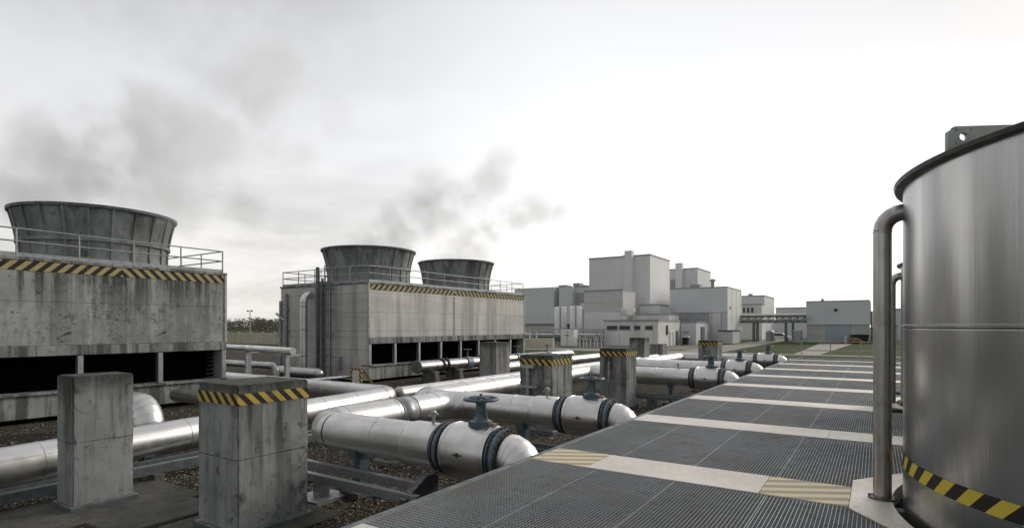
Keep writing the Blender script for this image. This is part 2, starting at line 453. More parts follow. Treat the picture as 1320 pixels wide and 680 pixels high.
# ---------------------------------------------------------------- ground and paving
def sheet(name, poly, z, mat):
    m = MB(); m.v = [(x, y, z) for x, y in poly]; m.face(list(range(len(poly))))
    return tag(m.build(name, mat), kind='structure')
sheet('ground', [(-1500,-1500),(1500,-1500),(1500,1500),(-1500,1500)], -.012, 'grass')
sheet('gravel_yard', [(-60,-25),(12,-25),(12,42),(-60,42)], -.004, 'gravel')
sheet('paved_yard', [(-75,66.2),(-18.3,66.2),(-18.3,92),(-75,92)], -.004, 'yard')
sheet('service_road', [(-18.2,45),(-13.6,45),(-15.6,190),(-19.4,190)], 0.0, 'road')
sheet('cross_road', [(-80,58),(-18.4,58),(-18.4,64.5),(-80,64.5)], -.004, 'road')
sheet('footpath', [(-13.5,60.5),(40,60.5),(40,62.4),(-13.5,62.4)], -.002, 'path')
sheet('door_path', [(-6.9,62.5),(-4.6,62.5),(-3.0,104),(-7.6,104)], -.002, 'path')

# loose stones lying on the gravel near the camera
m = MB()
def stone(x, y, s_):
    b = len(m.v); a = random.random()*6.28
    for k in range(4):
        q = a + k*1.57 + random.uniform(-.35, .35)
        m.v.append((x+math.cos(q)*s_*random.uniform(.7, 1.3), y+math.sin(q)*s_*random.uniform(.7, 1.3), s_*random.uniform(.05, .4)))
    m.v.append((x+random.uniform(-.3, .3)*s_, y+random.uniform(-.3, .3)*s_, s_*random.uniform(.6, 1.1)))
    for k in range(4): m.face([b+k, b+(k+1) % 4, b+4])
for i in range(26000):
    x = random.uniform(-14, -3.7); y = random.uniform(2.2, 13)
    stone(x, y, min(.045, max(.010, random.gauss(.02, .008))))
for i in range(9000):
    stone(random.uniform(-20, -3.7), random.uniform(2.5, 24), min(.06, max(.014, random.gauss(.028, .01))))
tag(m.build('loose_gravel', 'stone', fix=False), 'brown loose gravel stones scattered over the dark yard ground', 'gravel', kind='stuff')
# dry weeds growing through the gravel
m = MB()
clumps = [(random.uniform(-13, -4.2), random.uniform(4.5, 16)) for _ in range(60)]
for cx, cy in clumps:
    for i in range(random.randint(14, 50)):
        x = cx+random.gauss(0, .14); y = cy+random.gauss(0, .14); h = random.uniform(.03, .12); a = random.random()*6.28
        dx, dy = math.cos(a)*.006, math.sin(a)*.006; lx, ly = random.gauss(0, .04), random.gauss(0, .04)
        k = len(m.v); m.v += [(x-dx, y-dy, 0), (x+dx, y+dy, 0), (x+lx, y+ly, h)]; m.face([k, k+1, k+2])
tag(m.build('dry_weeds', plain('dry_weed', (.12, .105, .05), .9, 0, .4, 8), fix=False), 'short dry weeds sprouting through the gravel beside the pipes', 'weeds', kind='stuff')

# ---------------------------------------------------------------- raised walkway
WX0, WX1, WZ = -3.72, 5.58, 1.10
P0, PS, PW = 6.15, 3.57, .76           # first tread plate, spacing, width
TANKS = [(2.62, 6.58), (2.86, 15.0)]
TR = 2.40
walk = thing('raised_walkway', 'long raised steel grating walkway with pale tread plates crossing it beside the tanks', 'walkway', (WX0, P0, 0))
def grate(x0, x1, y0, y1):
    g = MB(); zt, zb = WZ, WZ-.032
    def cut(a0, a1, c_, along):
        segs = [(a0, a1)]
        for tx, ty in TANKS:
            q = (c_-tx) if along == 'y' else (c_-ty); rr = TR+.10
            if abs(q) < rr:
                hh = math.sqrt(rr*rr-q*q); mid = ty if along == 'y' else tx; new = []
                for s0, s1 in segs:
                    if s0 < mid-hh: new.append((s0, min(s1, mid-hh)))
                    if s1 > mid+hh: new.append((max(s0, mid+hh), s1))
                segs = [q_ for q_ in new if q_[1]-q_[0] > .01]
        return segs
    n = int((x1-x0)/.034); t = .0030
    for i in range(n+1):
        x = x0+.006+(x1-x0-.012)*i/n; e = .0045 if i in (0, n) else t
        for s0, s1 in cut(y0, y1, x, 'y'): g.box(x-e, x+e, s0, s1, zb, zt)
    n2 = int((y1-y0)/.05)
    for i in range(n2+1):
        y = y0+.005+(y1-y0-.01)*i/n2; e = .006 if i in (0, n2) else .003
        for s0, s1 in cut(x0, x1, y, 'x'): g.box(s0, s1, y-e, y+e, zb+.004, zt-(.0015 if 0 < i < n2 else -.0015))
    return g
PWID = .93; proto = None; pending = []
for k in range(-3, 7):
    y0 = P0+PS*k+PW+.006; y1 = P0+PS*(k+1)-.006
    for c_ in range(10):
        x0 = WX0+.012+PWID*c_; x1 = x0+PWID-.008
        near = any(x1 > tx-TR-.3 and x0 < tx+TR+.3 and y1 > ty-TR-.3 and y0 < ty+TR+.3 for tx, ty in TANKS)
        if near:
            g = grate(x0, x1, y0, y1)
            if g.v: g.build('grating_panel', 'grating', walk, fix=False)
        elif proto is None:
            proto = grate(x0, x1, y0, y1).build('grating_panel', 'grating', walk, fix=False); pk = (x0, y0)
        else:
            o = proto.copy(); col.objects.link(o); o.parent = walk; o.location = (x0-pk[0], y0-pk[1], 0)
for k in range(-3, 8):
    y0 = P0+PS*k; y1 = y0+PW
    lo, hi = WX0+.012, WX1
    spans = [(lo, hi)]
    for tx, ty in TANKS:
        if abs((y0+y1)/2-ty) < TR+.5: spans = [(lo, tx-TR-.42), (tx+TR+.42, hi)]
    for a, b in spans:
        if a == lo and k == 0:
            for nm, q0, q1, mt in (('hazard_plate', a, a+.78, 'hz_tread'), ('tread_plate', a+.785, b-.805, 'tread'), ('hazard_plate', b-.80, b-.016, 'hz_tread')):
                o = MB().box(q0, q1, y0, y1, WZ-.02, WZ+.006).build(nm, mt, walk, .002)
                if nm == 'hazard_plate': o['label'] = 'plate end painted with worn pale yellow diagonal stripes'
        else:
            q = a; L = (b-a); n = max(1, round(L/2.8))
            for i in range(n):
                MB().box(a+L*i/n+.002, a+L*(i+1)/n-.002, y0, y1, WZ-.02, WZ+.006).build('tread_plate', 'tread', walk, .002)
# octagonal collar plates round each tank
for ti, (tx, ty) in enumerate(TANKS):
    m = MB(); rr = TR+.085; outer = []; inner = []
    lx = tx-TR-.43; y0_, y1_ = ty-.50, ty+.62
    lines = [((lx, y0_), (-1, 0)), ((lx, y1_), (-.81, .586)), ((lx, y0_), (-.81, -.586))]
    for j in range(81):
        a = math.pi*(.70+.60*j/80); ca, sa = math.cos(a), math.sin(a)
        t_ = min(((px-tx)*nx+(py-ty)*ny)/(ca*nx+sa*ny) for (px, py), (nx, ny) in lines if ca*nx+sa*ny > .05)
        if t_ > rr+.004: outer.append((tx+ca*t_, ty+sa*t_)); inner.append((tx+ca*rr, ty+sa*rr))
    n = len(outer)
    zt, zb = WZ+.013, WZ+.001
    b = len(m.v)
    m.v += [(x, y, zt) for x, y in outer]+[(x, y, zt) for x, y in inner]+[(x, y, zb) for x, y in outer]+[(x, y, zb-.14) for x, y in inner]
    for j in range(n-1):
        k = j+1
        m.face([b+j, b+k, b+n+k, b+n+j]); m.face([b+j, b+2*n+j, b+2*n+k, b+k]); m.face([b+n+j, b+n+k, b+3*n+k, b+3*n+j])
    m.build('collar_plate', 'tread', walk)
m = MB().box(WX0-.075, WX0+.002, P0-3*PS, P0+7*PS+PW, WZ-.22, WZ+.002)
m.box(WX0-.09, WX0-.075, P0-3*PS, P0+7*PS+PW, WZ-.22, WZ-.205)
m.build('edge_beam', 'galv_dark', walk, .004)
MB().box(WX0-.06, WX1, P0+7*PS+PW+.004, P0+7*PS+PW+.07, WZ-.22, WZ+.002).build('end_beam', 'galv_dark', walk, .004)
for k in range(-3, 8):
    y = P0+PS*k+PW/2
    MB().box(WX0+.003, WX1, y-.06, y+.06, WZ-.26, WZ-.06).build('cross_beam', 'galv_dark', walk)
    for x in (WX0+.07, -.3, 5.3):
        if any((x-tx)**2+(y-ty)**2 < (TR+.15)**2 for tx, ty in TANKS): continue
        m = MB().box(x-.06, x+.06, y-.061, y+.061, .02, WZ-.262).box(x-.16, x+.16, y-.16, y+.16, 0, .02); m.build('leg', 'galv_dark', walk)

# guard rail at the end of the walkway
gy = P0+7*PS+PW-.06
gr = thing('guard_rail', 'low galvanised guard rail with thin posts across the far end of the walkway', 'railing', (WX0, gy, WZ))
for z in (WZ+.93, WZ+.48): MB().tube([(WX0+.05, gy, z), (WX1, gy, z)], .021, 10).build('rail', 'rail', gr)
x = WX0+.57
while x < WX1:
    MB().box(x-.022, x+.022, gy-.021, gy+.021, WZ+.006, WZ+.945).build('post', 'rail', gr); x += 1.27
MB().box(WX0+.02, WX1, gy+.03, gy+.04, WZ+.007, WZ+.11).build('toe_board', 'galv', gr)

# ---------------------------------------------------------------- tanks on the walkway
TZ = 4.13
def make_tank(tx, ty, label):
    t = thing('steel_tank', label, 'tank', (tx, ty, 0), 'stainless tanks standing through the walkway')
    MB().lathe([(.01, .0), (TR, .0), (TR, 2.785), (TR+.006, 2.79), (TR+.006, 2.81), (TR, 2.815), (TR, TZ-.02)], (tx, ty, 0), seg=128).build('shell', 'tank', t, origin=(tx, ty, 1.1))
    MB().lathe([(TR, TZ-.028), (TR+.066, TZ-.028), (TR+.076, TZ+.005), (TR+.05, TZ+.016), (.05, TZ+.16)], (tx, ty, 0), seg=128).build('rim', 'rim', t)
    hb = MB().lathe([(TR+.004, 1.47), (TR+.004, 1.60)], (tx, ty, 0), seg=128); hb.build('hazard_stripe', 'hz_tank', t, origin=(tx, ty, 0), fix=True)
    # lifting lug: radial plate with a hole, standing on the rim
    dx, dy = -.88, -.47; L = math.hypot(dx, dy); dx /= L; dy /= L
    r0, r1, zb, zt = TR+.055, TR-.95, TZ+.012, TZ+.195
    prof = [(r0, zb), (r0, zt-.055), (r0-.05, zt), (r1, zt), (r1-.15, zb+.12)]
    hole_c = (r0-.115, zt-.08); hn = 20; hr = .030
    m = MB()
    # plate as outer loop bridged to the hole ring
    th = .016
    def P3(r, z, o): return (tx+dx*r-dy*o, ty+dy*r+dx*o, z)
    sq = [(hole_c[0]+.065*a, hole_c[1]+.065*b) for a, b in ((1,-1),(1,1),(-1,1),(-1,-1))]
    def ring_pt(a):
        c, s_ = math.cos(a), math.sin(a); k = .058/max(abs(c), abs(s_)); return (hole_c[0]+c*k, hole_c[1]+s_*k)
    for o in (th, -th):
        b = len(m.v)
        for j in range(hn):
            a = 2*math.pi*j/hn
            m.v.append(P3(hole_c[0]+hr*math.cos(a), hole_c[1]+hr*math.sin(a), o))
        for j in range(hn):
            u, w = ring_pt(2*math.pi*j/hn); m.v.append(P3(u, w, o))
        for j in range(hn): m.face([b+j, b+(j+1) % hn, b+hn+(j+1) % hn, b+hn+j])
    b = len(m.v)
    for j in range(hn):
        a = 2*math.pi*j/hn
        for o in (th, -th): m.v.append(P3(hole_c[0]+hr*math.cos(a), hole_c[1]+hr*math.sin(a), o))
    for j in range(hn): m.face([b+2*j, b+2*j+1, b+2*((j+1) % hn)+1, b+2*((j+1) % hn)])
    h0, h1 = hole_c[0]-.058, hole_c[0]+.058; g0, g1 = hole_c[1]-.058, hole_c[1]+.058
    def slab(poly):
        b = len(m.v); n = len(poly)
        m.v.extend([P3(u, w, th) for u, w in poly]+[P3(u, w, -th) for u, w in poly])
        m.face([b+i for i in range(n)]); m.face([b+n+i for i in range(n)][::-1])
        for i in range(n): m.face([b+i, b+(i+1) % n, b+n+(i+1) % n, b+n+i])
    slab([(h1, g0), (r0, g0), (r0, g1-.02), (h1+.03, g1), (h1, g1)])
    slab([(h0, g1), (h1, g1), (h1+.02, g1+.012), (r0-.05, zt), (h0, zt)])
    slab([(h0, zb), (r0, zb), (r0, g0), (h0, g0)])
    slab([(r1, zb+.08), (h0, zb), (h0, zt), (r1, zt)])
    m.build('lifting_lug', 'steel_lug', t)
    return t
tk = make_tank(*TANKS[0], 'large brushed stainless tank in the foreground with yellow black stripe and lifting lug')
tk2 = dup(tk, (TANKS[1][0], TANKS[1][1], 0), 'second stainless tank farther along the walkway, almost hidden behind the foreground tank')

def arc(c, u, v, r, a0, a1, n):
    return [Vector(c)+(Vector(u)*math.cos(a0+(a1-a0)*i/n)+Vector(v)*math.sin(a0+(a1-a0)*i/n))*r for i in range(n+1)]
def make_standpipe(tx, ty, label):
    px, py = tx-TR-.165, ty+.02; r = .078; zt = 3.90; br = .17
    t = thing('overflow_pipe', label, 'pipe', (px, py, WZ), 'vertical pipes serving the tanks')
    m = MB().tube([(px, py, WZ+.014), (px, py, zt-br)], r, 32)
    m.tube([(px, py, zt-br-.012), (px, py, zt-br)], r+.004, 32)
    for z in (WZ+.62, 2.82): m.tube([(px, py, z), (px, py, z+.016)], r+.005, 32)
    m.build('riser', 'standpipe', t)
    pts = arc((px+br, py, zt-br), (-1,0,0), (0,0,1), br, 0, math.pi/2, 5)+[Vector((tx-TR+.06, py, zt))]
    MB().tube(pts, r+.001, 32).build('elbow', 'standpipe', t)
    m = MB().lathe([(r, WZ+.014), (r+.045, WZ+.014), (r+.045, WZ+.03), (r, WZ+.03)], (px, py, 0), seg=32)
    for k in range(4):
        a = k*math.pi/2; m.tube([(px+math.cos(a)*(r+.03), py+math.sin(a)*(r+.03), WZ+.03), (px+math.cos(a)*(r+.03), py+math.sin(a)*(r+.03), WZ+.044)], .012, 6, smooth=False)
    m.build('base_flange', 'flange', t)
    return t
sp = make_standpipe(*TANKS[0], 'tall brushed steel pipe bending into the top of the foreground tank')
dup(sp, (TANKS[1][0]-TR-.165, TANKS[1][1]+.02, WZ), 'smaller looking steel pipe beside the far tank, glimpsed behind the tall foreground pipe')

# ---------------------------------------------------------------- cooling towers
def make_stack(parent, cx, cy, z0, z1, rb, rt, mat, ringz, nrib=20):
    H = z1-z0; prof = []
    waist = .22
    for i in range(17):
        f = i/16; d = (f-waist)
        r = rb*.955+(rt-rb*.955)*max(0, d/(1-waist))**1.75 if d > 0 else rb*.955+(rb*.045)*(d/waist)**2
        prof.append((r, z0+H*f))
    rad = lambda z: next((r0+(r1-r0)*(z-h0)/(h1-h0) for (r0, h0), (r1, h1) in zip(prof, prof[1:]) if h0 <= z <= h1+1e-6), prof[-1][0])
    loop = prof+[(rt-.10, z1)]+[(r-.10, h) for r, h in prof[::-1][1:]]
    fs = MB().lathe(loop, (cx, cy, 0), seg=96, facet=False).build('fan_stack', mat, parent)
    top = MB().lathe([(rt-.12, z1-.02), (rt+.075, z1-.05), (rt+.085, z1+.045), (rt-.12, z1+.05)], (cx, cy, 0), seg=96, closed=True); top.build('lip', 'galv_dark', fs)
    rr = rad(ringz); MB().lathe([(rr-.01, ringz-.06), (rr+.075, ringz-.06), (rr+.075, ringz+.06), (rr-.01, ringz+.06)], (cx, cy, 0), seg=96, closed=True).build('ring', M[mat], fs)
    for k in range(nrib):
        a = 2*math.pi*(k+.4)/nrib; u = Vector((math.cos(a), math.sin(a), 0)); w = Vector((-u.y, u.x, 0)); m = MB(); b = 0
        for r, h in prof:
            for q, o in ((-.035, -.02), (-.035, .05), (.035, .05), (.035, -.02)):
                p = Vector((cx, cy, h))+u*(r+o)+w*q; m.v.append(tuple(p))
        for i in range(len(prof)-1):
            for j in range(4): m.face([4*i+j, 4*i+(j+1) % 4, 4*i+4+(j+1) % 4, 4*i+4+j])
        m.build('rib', M[mat], fs)
    # fan at rest inside the stack
    fan = MB().lathe([(.01, z0+1.0), (.35, z0+1.0), (.35, z0+1.25), (.01, z0+1.3)], (cx, cy, 0), seg=24)
    for k in range(6):
        a = k*math.pi/3; u = Vector((math.cos(a), math.sin(a), 0)); w = Vector((-u.y, u.x, 0)); b = len(fan.v)
        for rr_, hw in ((.3, .2), (rb*.9, .32)):
            fan.v += [tuple(Vector((cx, cy, z0+1.1))+u*rr_-w*hw-Vector((0,0,.1))), tuple(Vector((cx, cy, z0+1.1))+u*rr_+w*hw+Vector((0,0,.1)))]
        fan.face([b, b+1, b+3, b+2])
    fan.build('fan', 'galv_dark', fs)
    return fs
def railing(parent, pts, z, h=.80, step=1.5, mat='rail'):
    m = MB()
    for k in (1., .55):
        for a, b in zip(pts, pts[1:]): m.tube([(a[0], a[1], z+h*k), (b[0], b[1], z+h*k)], .022, 8)
    for a, b in zip(pts, pts[1:]):
        dx, dy = b[0]-a[0], b[1]-a[1]; L = math.hypot(dx, dy); ux, uy = dx/L, dy/L
        ox, oy = -uy*.012, ux*.012
        m.prism([(a[0]-ox, a[1]-oy), (b[0]-ox, b[1]-oy), (b[0]+ox, b[1]+oy), (a[0]+ox, a[1]+oy)], z, z+.12)
    rl = m.build('railing', mat, parent)
    for i, (a, b) in enumerate(zip(pts, pts[1:])):
        L = math.hypot(b[0]-a[0], b[1]-a[1]); n = max(1, round(L/step))
        for k in range(n + (1 if i == len(pts)-2 else 0)):
            x = a[0]+(b[0]-a[0])*k/n; y = a[1]+(b[1]-a[1])*k/n
            MB().tube([(x, y, z-.02), (x, y, z+h-.005)], .024, 8).build('post', mat, rl)
    return rl
def make_tower(label, x0, x1, y0, y1, zt, wallmat, ledgemat, ncell, hz, group):
    t = thing('cooling_tower', label, 'cooling tower', ((x0+x1)/2, (y0+y1)/2, 0), group)
    zl0, zl1, zo = 1.92, 2.22, .80
    inset = .14
    # upper casing
    MB().box(x0, x1, y0, y1, zl1+.003, zt).build('wall', wallmat, t, .02)
    MB().box(x1-.3, x1+.06, y0+.004, y1-.004, zl0, zl1).build('ledge', ledgemat, t, .015)
    # basin
    MB().box(x0+.2, x1+.02, y0+.182, y1-.182, .14, zo).build('basin', ledgemat, t, .02)
    MB().box(x1-.5, x1+.10, y0+.0, y1-.0, zo+.002, zo+.07).build('sill', ledgemat, t, .01)
    MB().box(x0+.3, x1-.35, y0+.3, y1-.35, 0, .14).build('plinth', 'dark', t)  # near-black, paints the shaded gap under the basin
    # end walls beside the louvres (solid on the short sides)
    MB().box(x0, x1-.52, y0, y0+.18, .1, zl1+.001).box(x1-.518, x1-.003, y0+.001, y0+.18, zo+.075, zl1+.001).box(x1-.519, x1+.018, y0+.001, y0+.18, .1, zo-.002).build('end_wall', wallmat, t)
    MB().box(x0, x1-.52, y1-.18, y1, .1, zl1+.001).box(x1-.518, x1-.003, y1-.18, y1-.001, zo+.075, zl1+.001).box(x1-.519, x1+.018, y1-.18, y1-.001, .1, zo-.002).build('end_wall', wallmat, t)
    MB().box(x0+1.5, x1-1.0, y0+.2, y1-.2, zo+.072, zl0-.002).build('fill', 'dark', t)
    n = ncell; L = (y1-y0)/n
    for k in range(n+1):
        y = y0+L*k; w = .075
        a, b = max(y0, y-w), min(y1, y+w)
        if k == 0: a, b = y0+.003, y0+.16
        if k == n: a, b = y1-.16, y1-.003
        MB().box(x1-.16, x1+.02, a, b, zo+.072, zl0-.002).build('post', 'galv', t, .01)
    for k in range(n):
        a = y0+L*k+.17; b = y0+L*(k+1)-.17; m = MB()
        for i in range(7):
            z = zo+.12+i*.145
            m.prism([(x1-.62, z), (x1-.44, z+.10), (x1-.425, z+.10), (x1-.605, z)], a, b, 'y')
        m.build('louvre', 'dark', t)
    # deck kerb and hazard band
    MB().box(x0-.04, x1+.03, y0-.04, y1+.04, zt+.002, zt+.10).build('deck', ledgemat, t, .01)
    o = MB().box(x1+.002, x1+.012, y0+.02, y1-.02, zt-.29, zt-.01).build('hazard_stripe', hz, t)
    railing(t, [(x1-.08, y0+.08), (x1-.08, y1-.08), (x0+.08, y1-.08), (x0+.08, y0+.08), (x1-.08, y0+.08)], zt+.1)
    # corner angles
    for yy in (y0, y1):
        MB().box(x1-.06, x1+.025, yy-.025 if yy == y0 else yy-.06, yy+.06 if yy == y0 else yy+.025, zl1+.004, zt+.0).build('corner_angle', 'galv', t)
    return t
X1 = -20.4; X0 = -28.0
t1 = make_tower('stained concrete cooling tower at left with one large fan stack', X0, X1, 2.6, 11.75, 4.68, 'tower_concrete', 'tower_ledge', 4, 'hz_tower', 'cooling towers')
make_stack(t1, -24.1, 9.0, 4.78, 6.80, 2.30, 2.46, 'stack_concrete', 5.72, 22)
m = MB()
for yy in (4.2, 6.9, 9.6):
    m.tube([(X1-.2, yy, 2.6), (X1+.12, yy, 2.6)], .035, 10)
m.build('drain_spout', 'galv_dark', t1)

t2 = make_tower('paler panel clad cooling tower in the middle with two fan stacks and a ladder', X0, X1-.55, 19.3, 33.9, 4.9, 'panel', 'tower_ledge', 8, 'hz_tower_far', 'cooling towers')
make_stack(t2, -24.5, 22.6, 5.0, 7.05, 2.36, 2.58, 'stack_concrete', 6.02, 22)
make_stack(t2, -24.5, 30.6, 5.0, 7.12, 2.36, 2.56, 'stack_concrete', 6.02, 22)
XF = X1-.55
# proud vertical joint on the long face with small studs
m = MB().box(XF+.002, XF+.03, 26.0-.05, 26.0+.05, 2.25, 4.55)
m.build('joint_cover', 'galv', t2)
# ladder with cage on the short face of the paler tower
ly = 19.3
lad = MB()
for dx in (-.23, .23): lad.box(-23.75+dx-.02, -23.75+dx+.02, ly-.24, ly-.19, .15, 5.95)
for i in range(19): lad.tube([(-23.98, ly-.215, .4+i*.29), (-23.52, ly-.215, .4+i*.29)], .013, 6)
for z in (1.2, 2.4, 3.6, 4.7): 
    for dx in (-.23, .23): lad.box(-23.75+dx-.015, -23.75+dx+.015, ly-.19, ly+.01, z, z+.04)
lo = lad.build('ladder', 'galv_dark', t2)
cg = MB()
for i in range(7):
    z = 2.3+i*.55
    pts = [Vector((-23.75+.36*math.cos(a), ly-.24-.52*math.sin(a), z)) for a in [math.pi*k/8 for k in range(9)]]
    cg.tube(pts, .016, 6)
for k in range(1, 8, 1):
    a = math.pi*k/8; x, y = -23.75+.36*math.cos(a), ly-.24-.52*math.sin(a); cg.tube([(x, y, 2.3), (x, y, 5.6)], .011, 6)
cg.build('cage', 'galv_dark', lo)
m = MB().box(-24.75, -24.62, ly-.18, ly-.04, .15, 5.9).box(-24.35, -24.27, ly-.14, ly-.05, .15, 5.3)
m.build('cable_tray', 'galv_dark', t2)
m = MB().tube([(-27.4, ly-.12, .1), (-27.4, ly-.12, 4.6)], .10, 12).tube([(-27.9, ly-.1, .1), (-27.9, ly-.1, 4.2)], .07, 12)
for z in (1.3, 2.5, 3.7): m.box(-27.6, -27.2, ly-.13, ly, z, z+.08)
m.tube([(-28.1, ly-.2, 3.5), (-27.4, ly-.2, 3.1)], .07, 10)
m.build('downpipe', 'galv', t2)
m = MB().box(-23.2, -22.9, ly-.2, ly-.02, .6, 1.25); m.build('junction_box', 'galv', t2)

# big riser pipe bending into the short face
rp = thing('riser_pipe', 'pale insulated pipe rising up the short side of the paler tower', 'pipe', (-25.3, ly-.5, 0))
MB().tube([(-25.3, ly-.5, .05), (-25.3, ly-.5, 4.05)], .19, 28).build('riser', 'jacket', rp)
MB().tube(arc((-25.3, ly-.5+.42, 4.05), (0,-1,0), (0,0,1), .42, 0, math.pi/2, 6)+[Vector((-25.3, ly+.02, 4.47))], .192, 28).build('elbow', 'jacket', rp)
m = MB()
for z in (1.2, 2.6, 3.8): m.tube([(-25.3, ly-.5, z), (-25.3, ly-.5, z+.05)], .197, 28)
m.build('band', 'galv', rp)

# ---------------------------------------------------------------- pipes
def bez(pts, bend):
    """polyline -> list of ('s',a,b) and ('e',pts)"""
    pts = [Vector(p) for p in pts]; out = []; cur = pts[0]
    for i in range(1, len(pts)-1):
        a = (pts[i]-pts[i-1]).normalized(); b = (pts[i+1]-pts[i]).normalized(); th = a.angle(b)
        tl = bend*math.tan(th/2); s_ = pts[i]-a*tl; e = pts[i]+b*tl
        c = s_+(b-a*a.dot(b)).normalized()*bend
        u = (s_-c).normalized(); v = a
        n = 6
        out.append(('s', cur, s_))
        out.append(('e', [c+(u*math.cos(th*k/n)+v*math.sin(th*k/n))*bend for k in range(n+1)]))
        cur = e
    out.append(('s', cur, pts[-1])); return out
def pipe_run(label, pts, r, bend=.45, mat='jacket', cat='pipe', group=None, seam=1.25, end_ball=False, name='insulated_pipe', seg=36):
    t = thing(name, label, cat, (pts[0][0], pts[0][1], 0), group)
    for kind, *a in bez(pts, bend):
        if kind == 's':
            p, q = a; L = (q-p).length
            if L < .02: continue
            m = MB().tube([p, q], r, seg); d = (q-p)/L; n = int(L/seam)
            for k in range(n+1):
                f = min(L-.03, .02+k*seam); m.tube([p+d*f, p+d*(f+.03)], r+.008, seg)
            # longitudinal lap
            side = d.cross(Vector((0,0,1)))
            side = side.normalized() if side.length > .1 else Vector((1,0,0))
            up = side.cross(d).normalized()
            m.tube([p+(side*math.cos(.5)+up*math.sin(.5))*(r-.0005), q+(side*math.cos(.5)+up*math.sin(.5))*(r-.0005)], .004, 6)
            m.build('pipe_section', mat, t)
        else:
            m = MB().tube(a[0], r+.002, seg)
            for k in range(1, len(a[0])-1, 1):
                d = (a[0][k+1]-a[0][k-1]).normalized(); m.tube([a[0][k]-d*.010, a[0][k]+d*.010], r+.008, seg)
            m.build('elbow', mat, t)
    if end_ball:
        m = MB().ball(pts[-1], r, 28, 14); m.build('end_cap', mat, t)
    return t
def flange(parent, c, axis, r, th, bolts=20, mat='flange', name='flange'):
    ax = {'x': Vector((1,0,0)), 'y': Vector((0,1,0)), 'z': Vector((0,0,1))}[axis]; c = Vector(c)
    m = MB().tube([c-ax*th/2, c+ax*th/2], r, 40)
    u = Vector((0,0,1)) if axis != 'z' else Vector((1,0,0)); w = ax.cross(u)
    for k in range(bolts):
        a = 2*math.pi*k/bolts; p = c+(u*math.cos(a)+w*math.sin(a))*(r*.93)
        m.tube([p-ax*(th/2+.016), p+ax*(th/2+.016)], r*.035, 6, smooth=False)
    return m.build(name, mat, parent)
def wheel(parent, c, Rr, tilt=0, mat='bluegrey'):
    c = Vector(c); m = MB().torus(c, Rr, Rr*.095, 'z', 44, 10)
    m.lathe([(.002, -.03), (Rr*.26, -.03), (Rr*.26, .035), (Rr*.14, .05), (.002, .05)], c, 'z', 20)
    for k in range(5):
        a = 2*math.pi*k/5+.3; u = Vector((math.cos(a), math.sin(a), 0))
        m.tube([c+u*Rr*.2, c+u*Rr*.98], [Rr*.085, Rr*.06], 8)
    return m.build('handwheel', mat, parent)
def make_valve(label, y, zc=1.0, r=.315, s=1.0, group='gate valves along the walkway'):
    x = -4.83
    t = thing('gate_valve', label, 'valve', (x, y, 0), group)
    L = .37; rb = .395
    MB().lathe([(r, -L-.04), (rb-.012, -L-.02), (rb, -L+.03), (rb+.006, -L+.04), (rb+.006, -L+.06), (rb, -L+.065), (rb+.012, 0), (rb, L-.065), (rb+.006, L-.06), (rb+.006, L-.04), (rb, L-.03), (rb-.012, L+.02), (r, L+.04)], (x, y, zc), 'x', 56).build('body', 'jacket_valve', t)
    for sg in (-1, 1):
        flange(t, (x+sg*(L+.07), y, zc), 'x', .392, .03, 24)
        flange(t, (x+sg*(L+.125), y, zc), 'x', .355, .075, 0, 'band_blue', 'gasket_band')
        flange(t, (x+sg*(L+.18), y, zc), 'x', .378, .03, 24)
    xb = x+.10
    zb = zc+rb-.02
    m = MB().lathe([(.002, zb-.06), (.185, zb-.06), (.185, zb+.035), (.16, zb+.045), (.16, zb+.075), (.12, zb+.085), (.07, zb+.14), (.062, zb+.30), (.085, zb+.33), (.085, zb+.35), (.002, zb+.36)], (xb, y, 0), 'z', 32)
    for k in range(10):
        a = 2*math.pi*k/10; m.tube([(xb+.168*math.cos(a), y+.168*math.sin(a), zb+.02), (xb+.168*math.cos(a), y+.168*math.sin(a), zb+.062)], .014, 6, smooth=False)
    for sg in (-1, 1):
        m.tube([(xb+sg*.1, y, zb+.07), (xb+sg*.055, y, zb+.33)], .022, 8)
    m.build('bonnet', 'bluegrey', t)
    MB().tube([(xb, y, zb+.3), (xb, y, zb+.46)], .022, 10).build('stem', 'flange', t)
    wheel(t, (xb, y, zb+.385), .235)
    m = MB().box(xb+.13, xb+.25, y-.05, y+.05, zb-.02, zb+.06); m.build('indicator_box', plain('rust_paint', (.25, .18, .14), .7), t, .01)
    m = MB().tube([(x-.02, y-rb-.02, zc+.02), (x-.02, y-rb+.02, zc+.02)], .035, 8, smooth=False); m.box(x-.10, x+.06, y-rb-.012, y-rb+.03, zc+.01, zc+.03); m.build('drain_plug', 'flange', t)
    return t
VY = [6.47, 10.2, 19.8, 24.6, 31.9]
vl = ['nearest gate valve, large with a dark blue handwheel, on the front pipe beside the grating',
      'second gate valve from the front, its handwheel between the two striped piers',
      'third gate valve, on the pipe just right of the slender striped pier',
      'fourth gate valve along the walkway edge, between the third and the last one',
      'farthest gate valve, next to the far end of the walkway']
v0 = make_valve(vl[0], VY[0])
for y, l in zip(VY[1:], vl[1:]): dup(v0, (-4.83, y, 0), l)

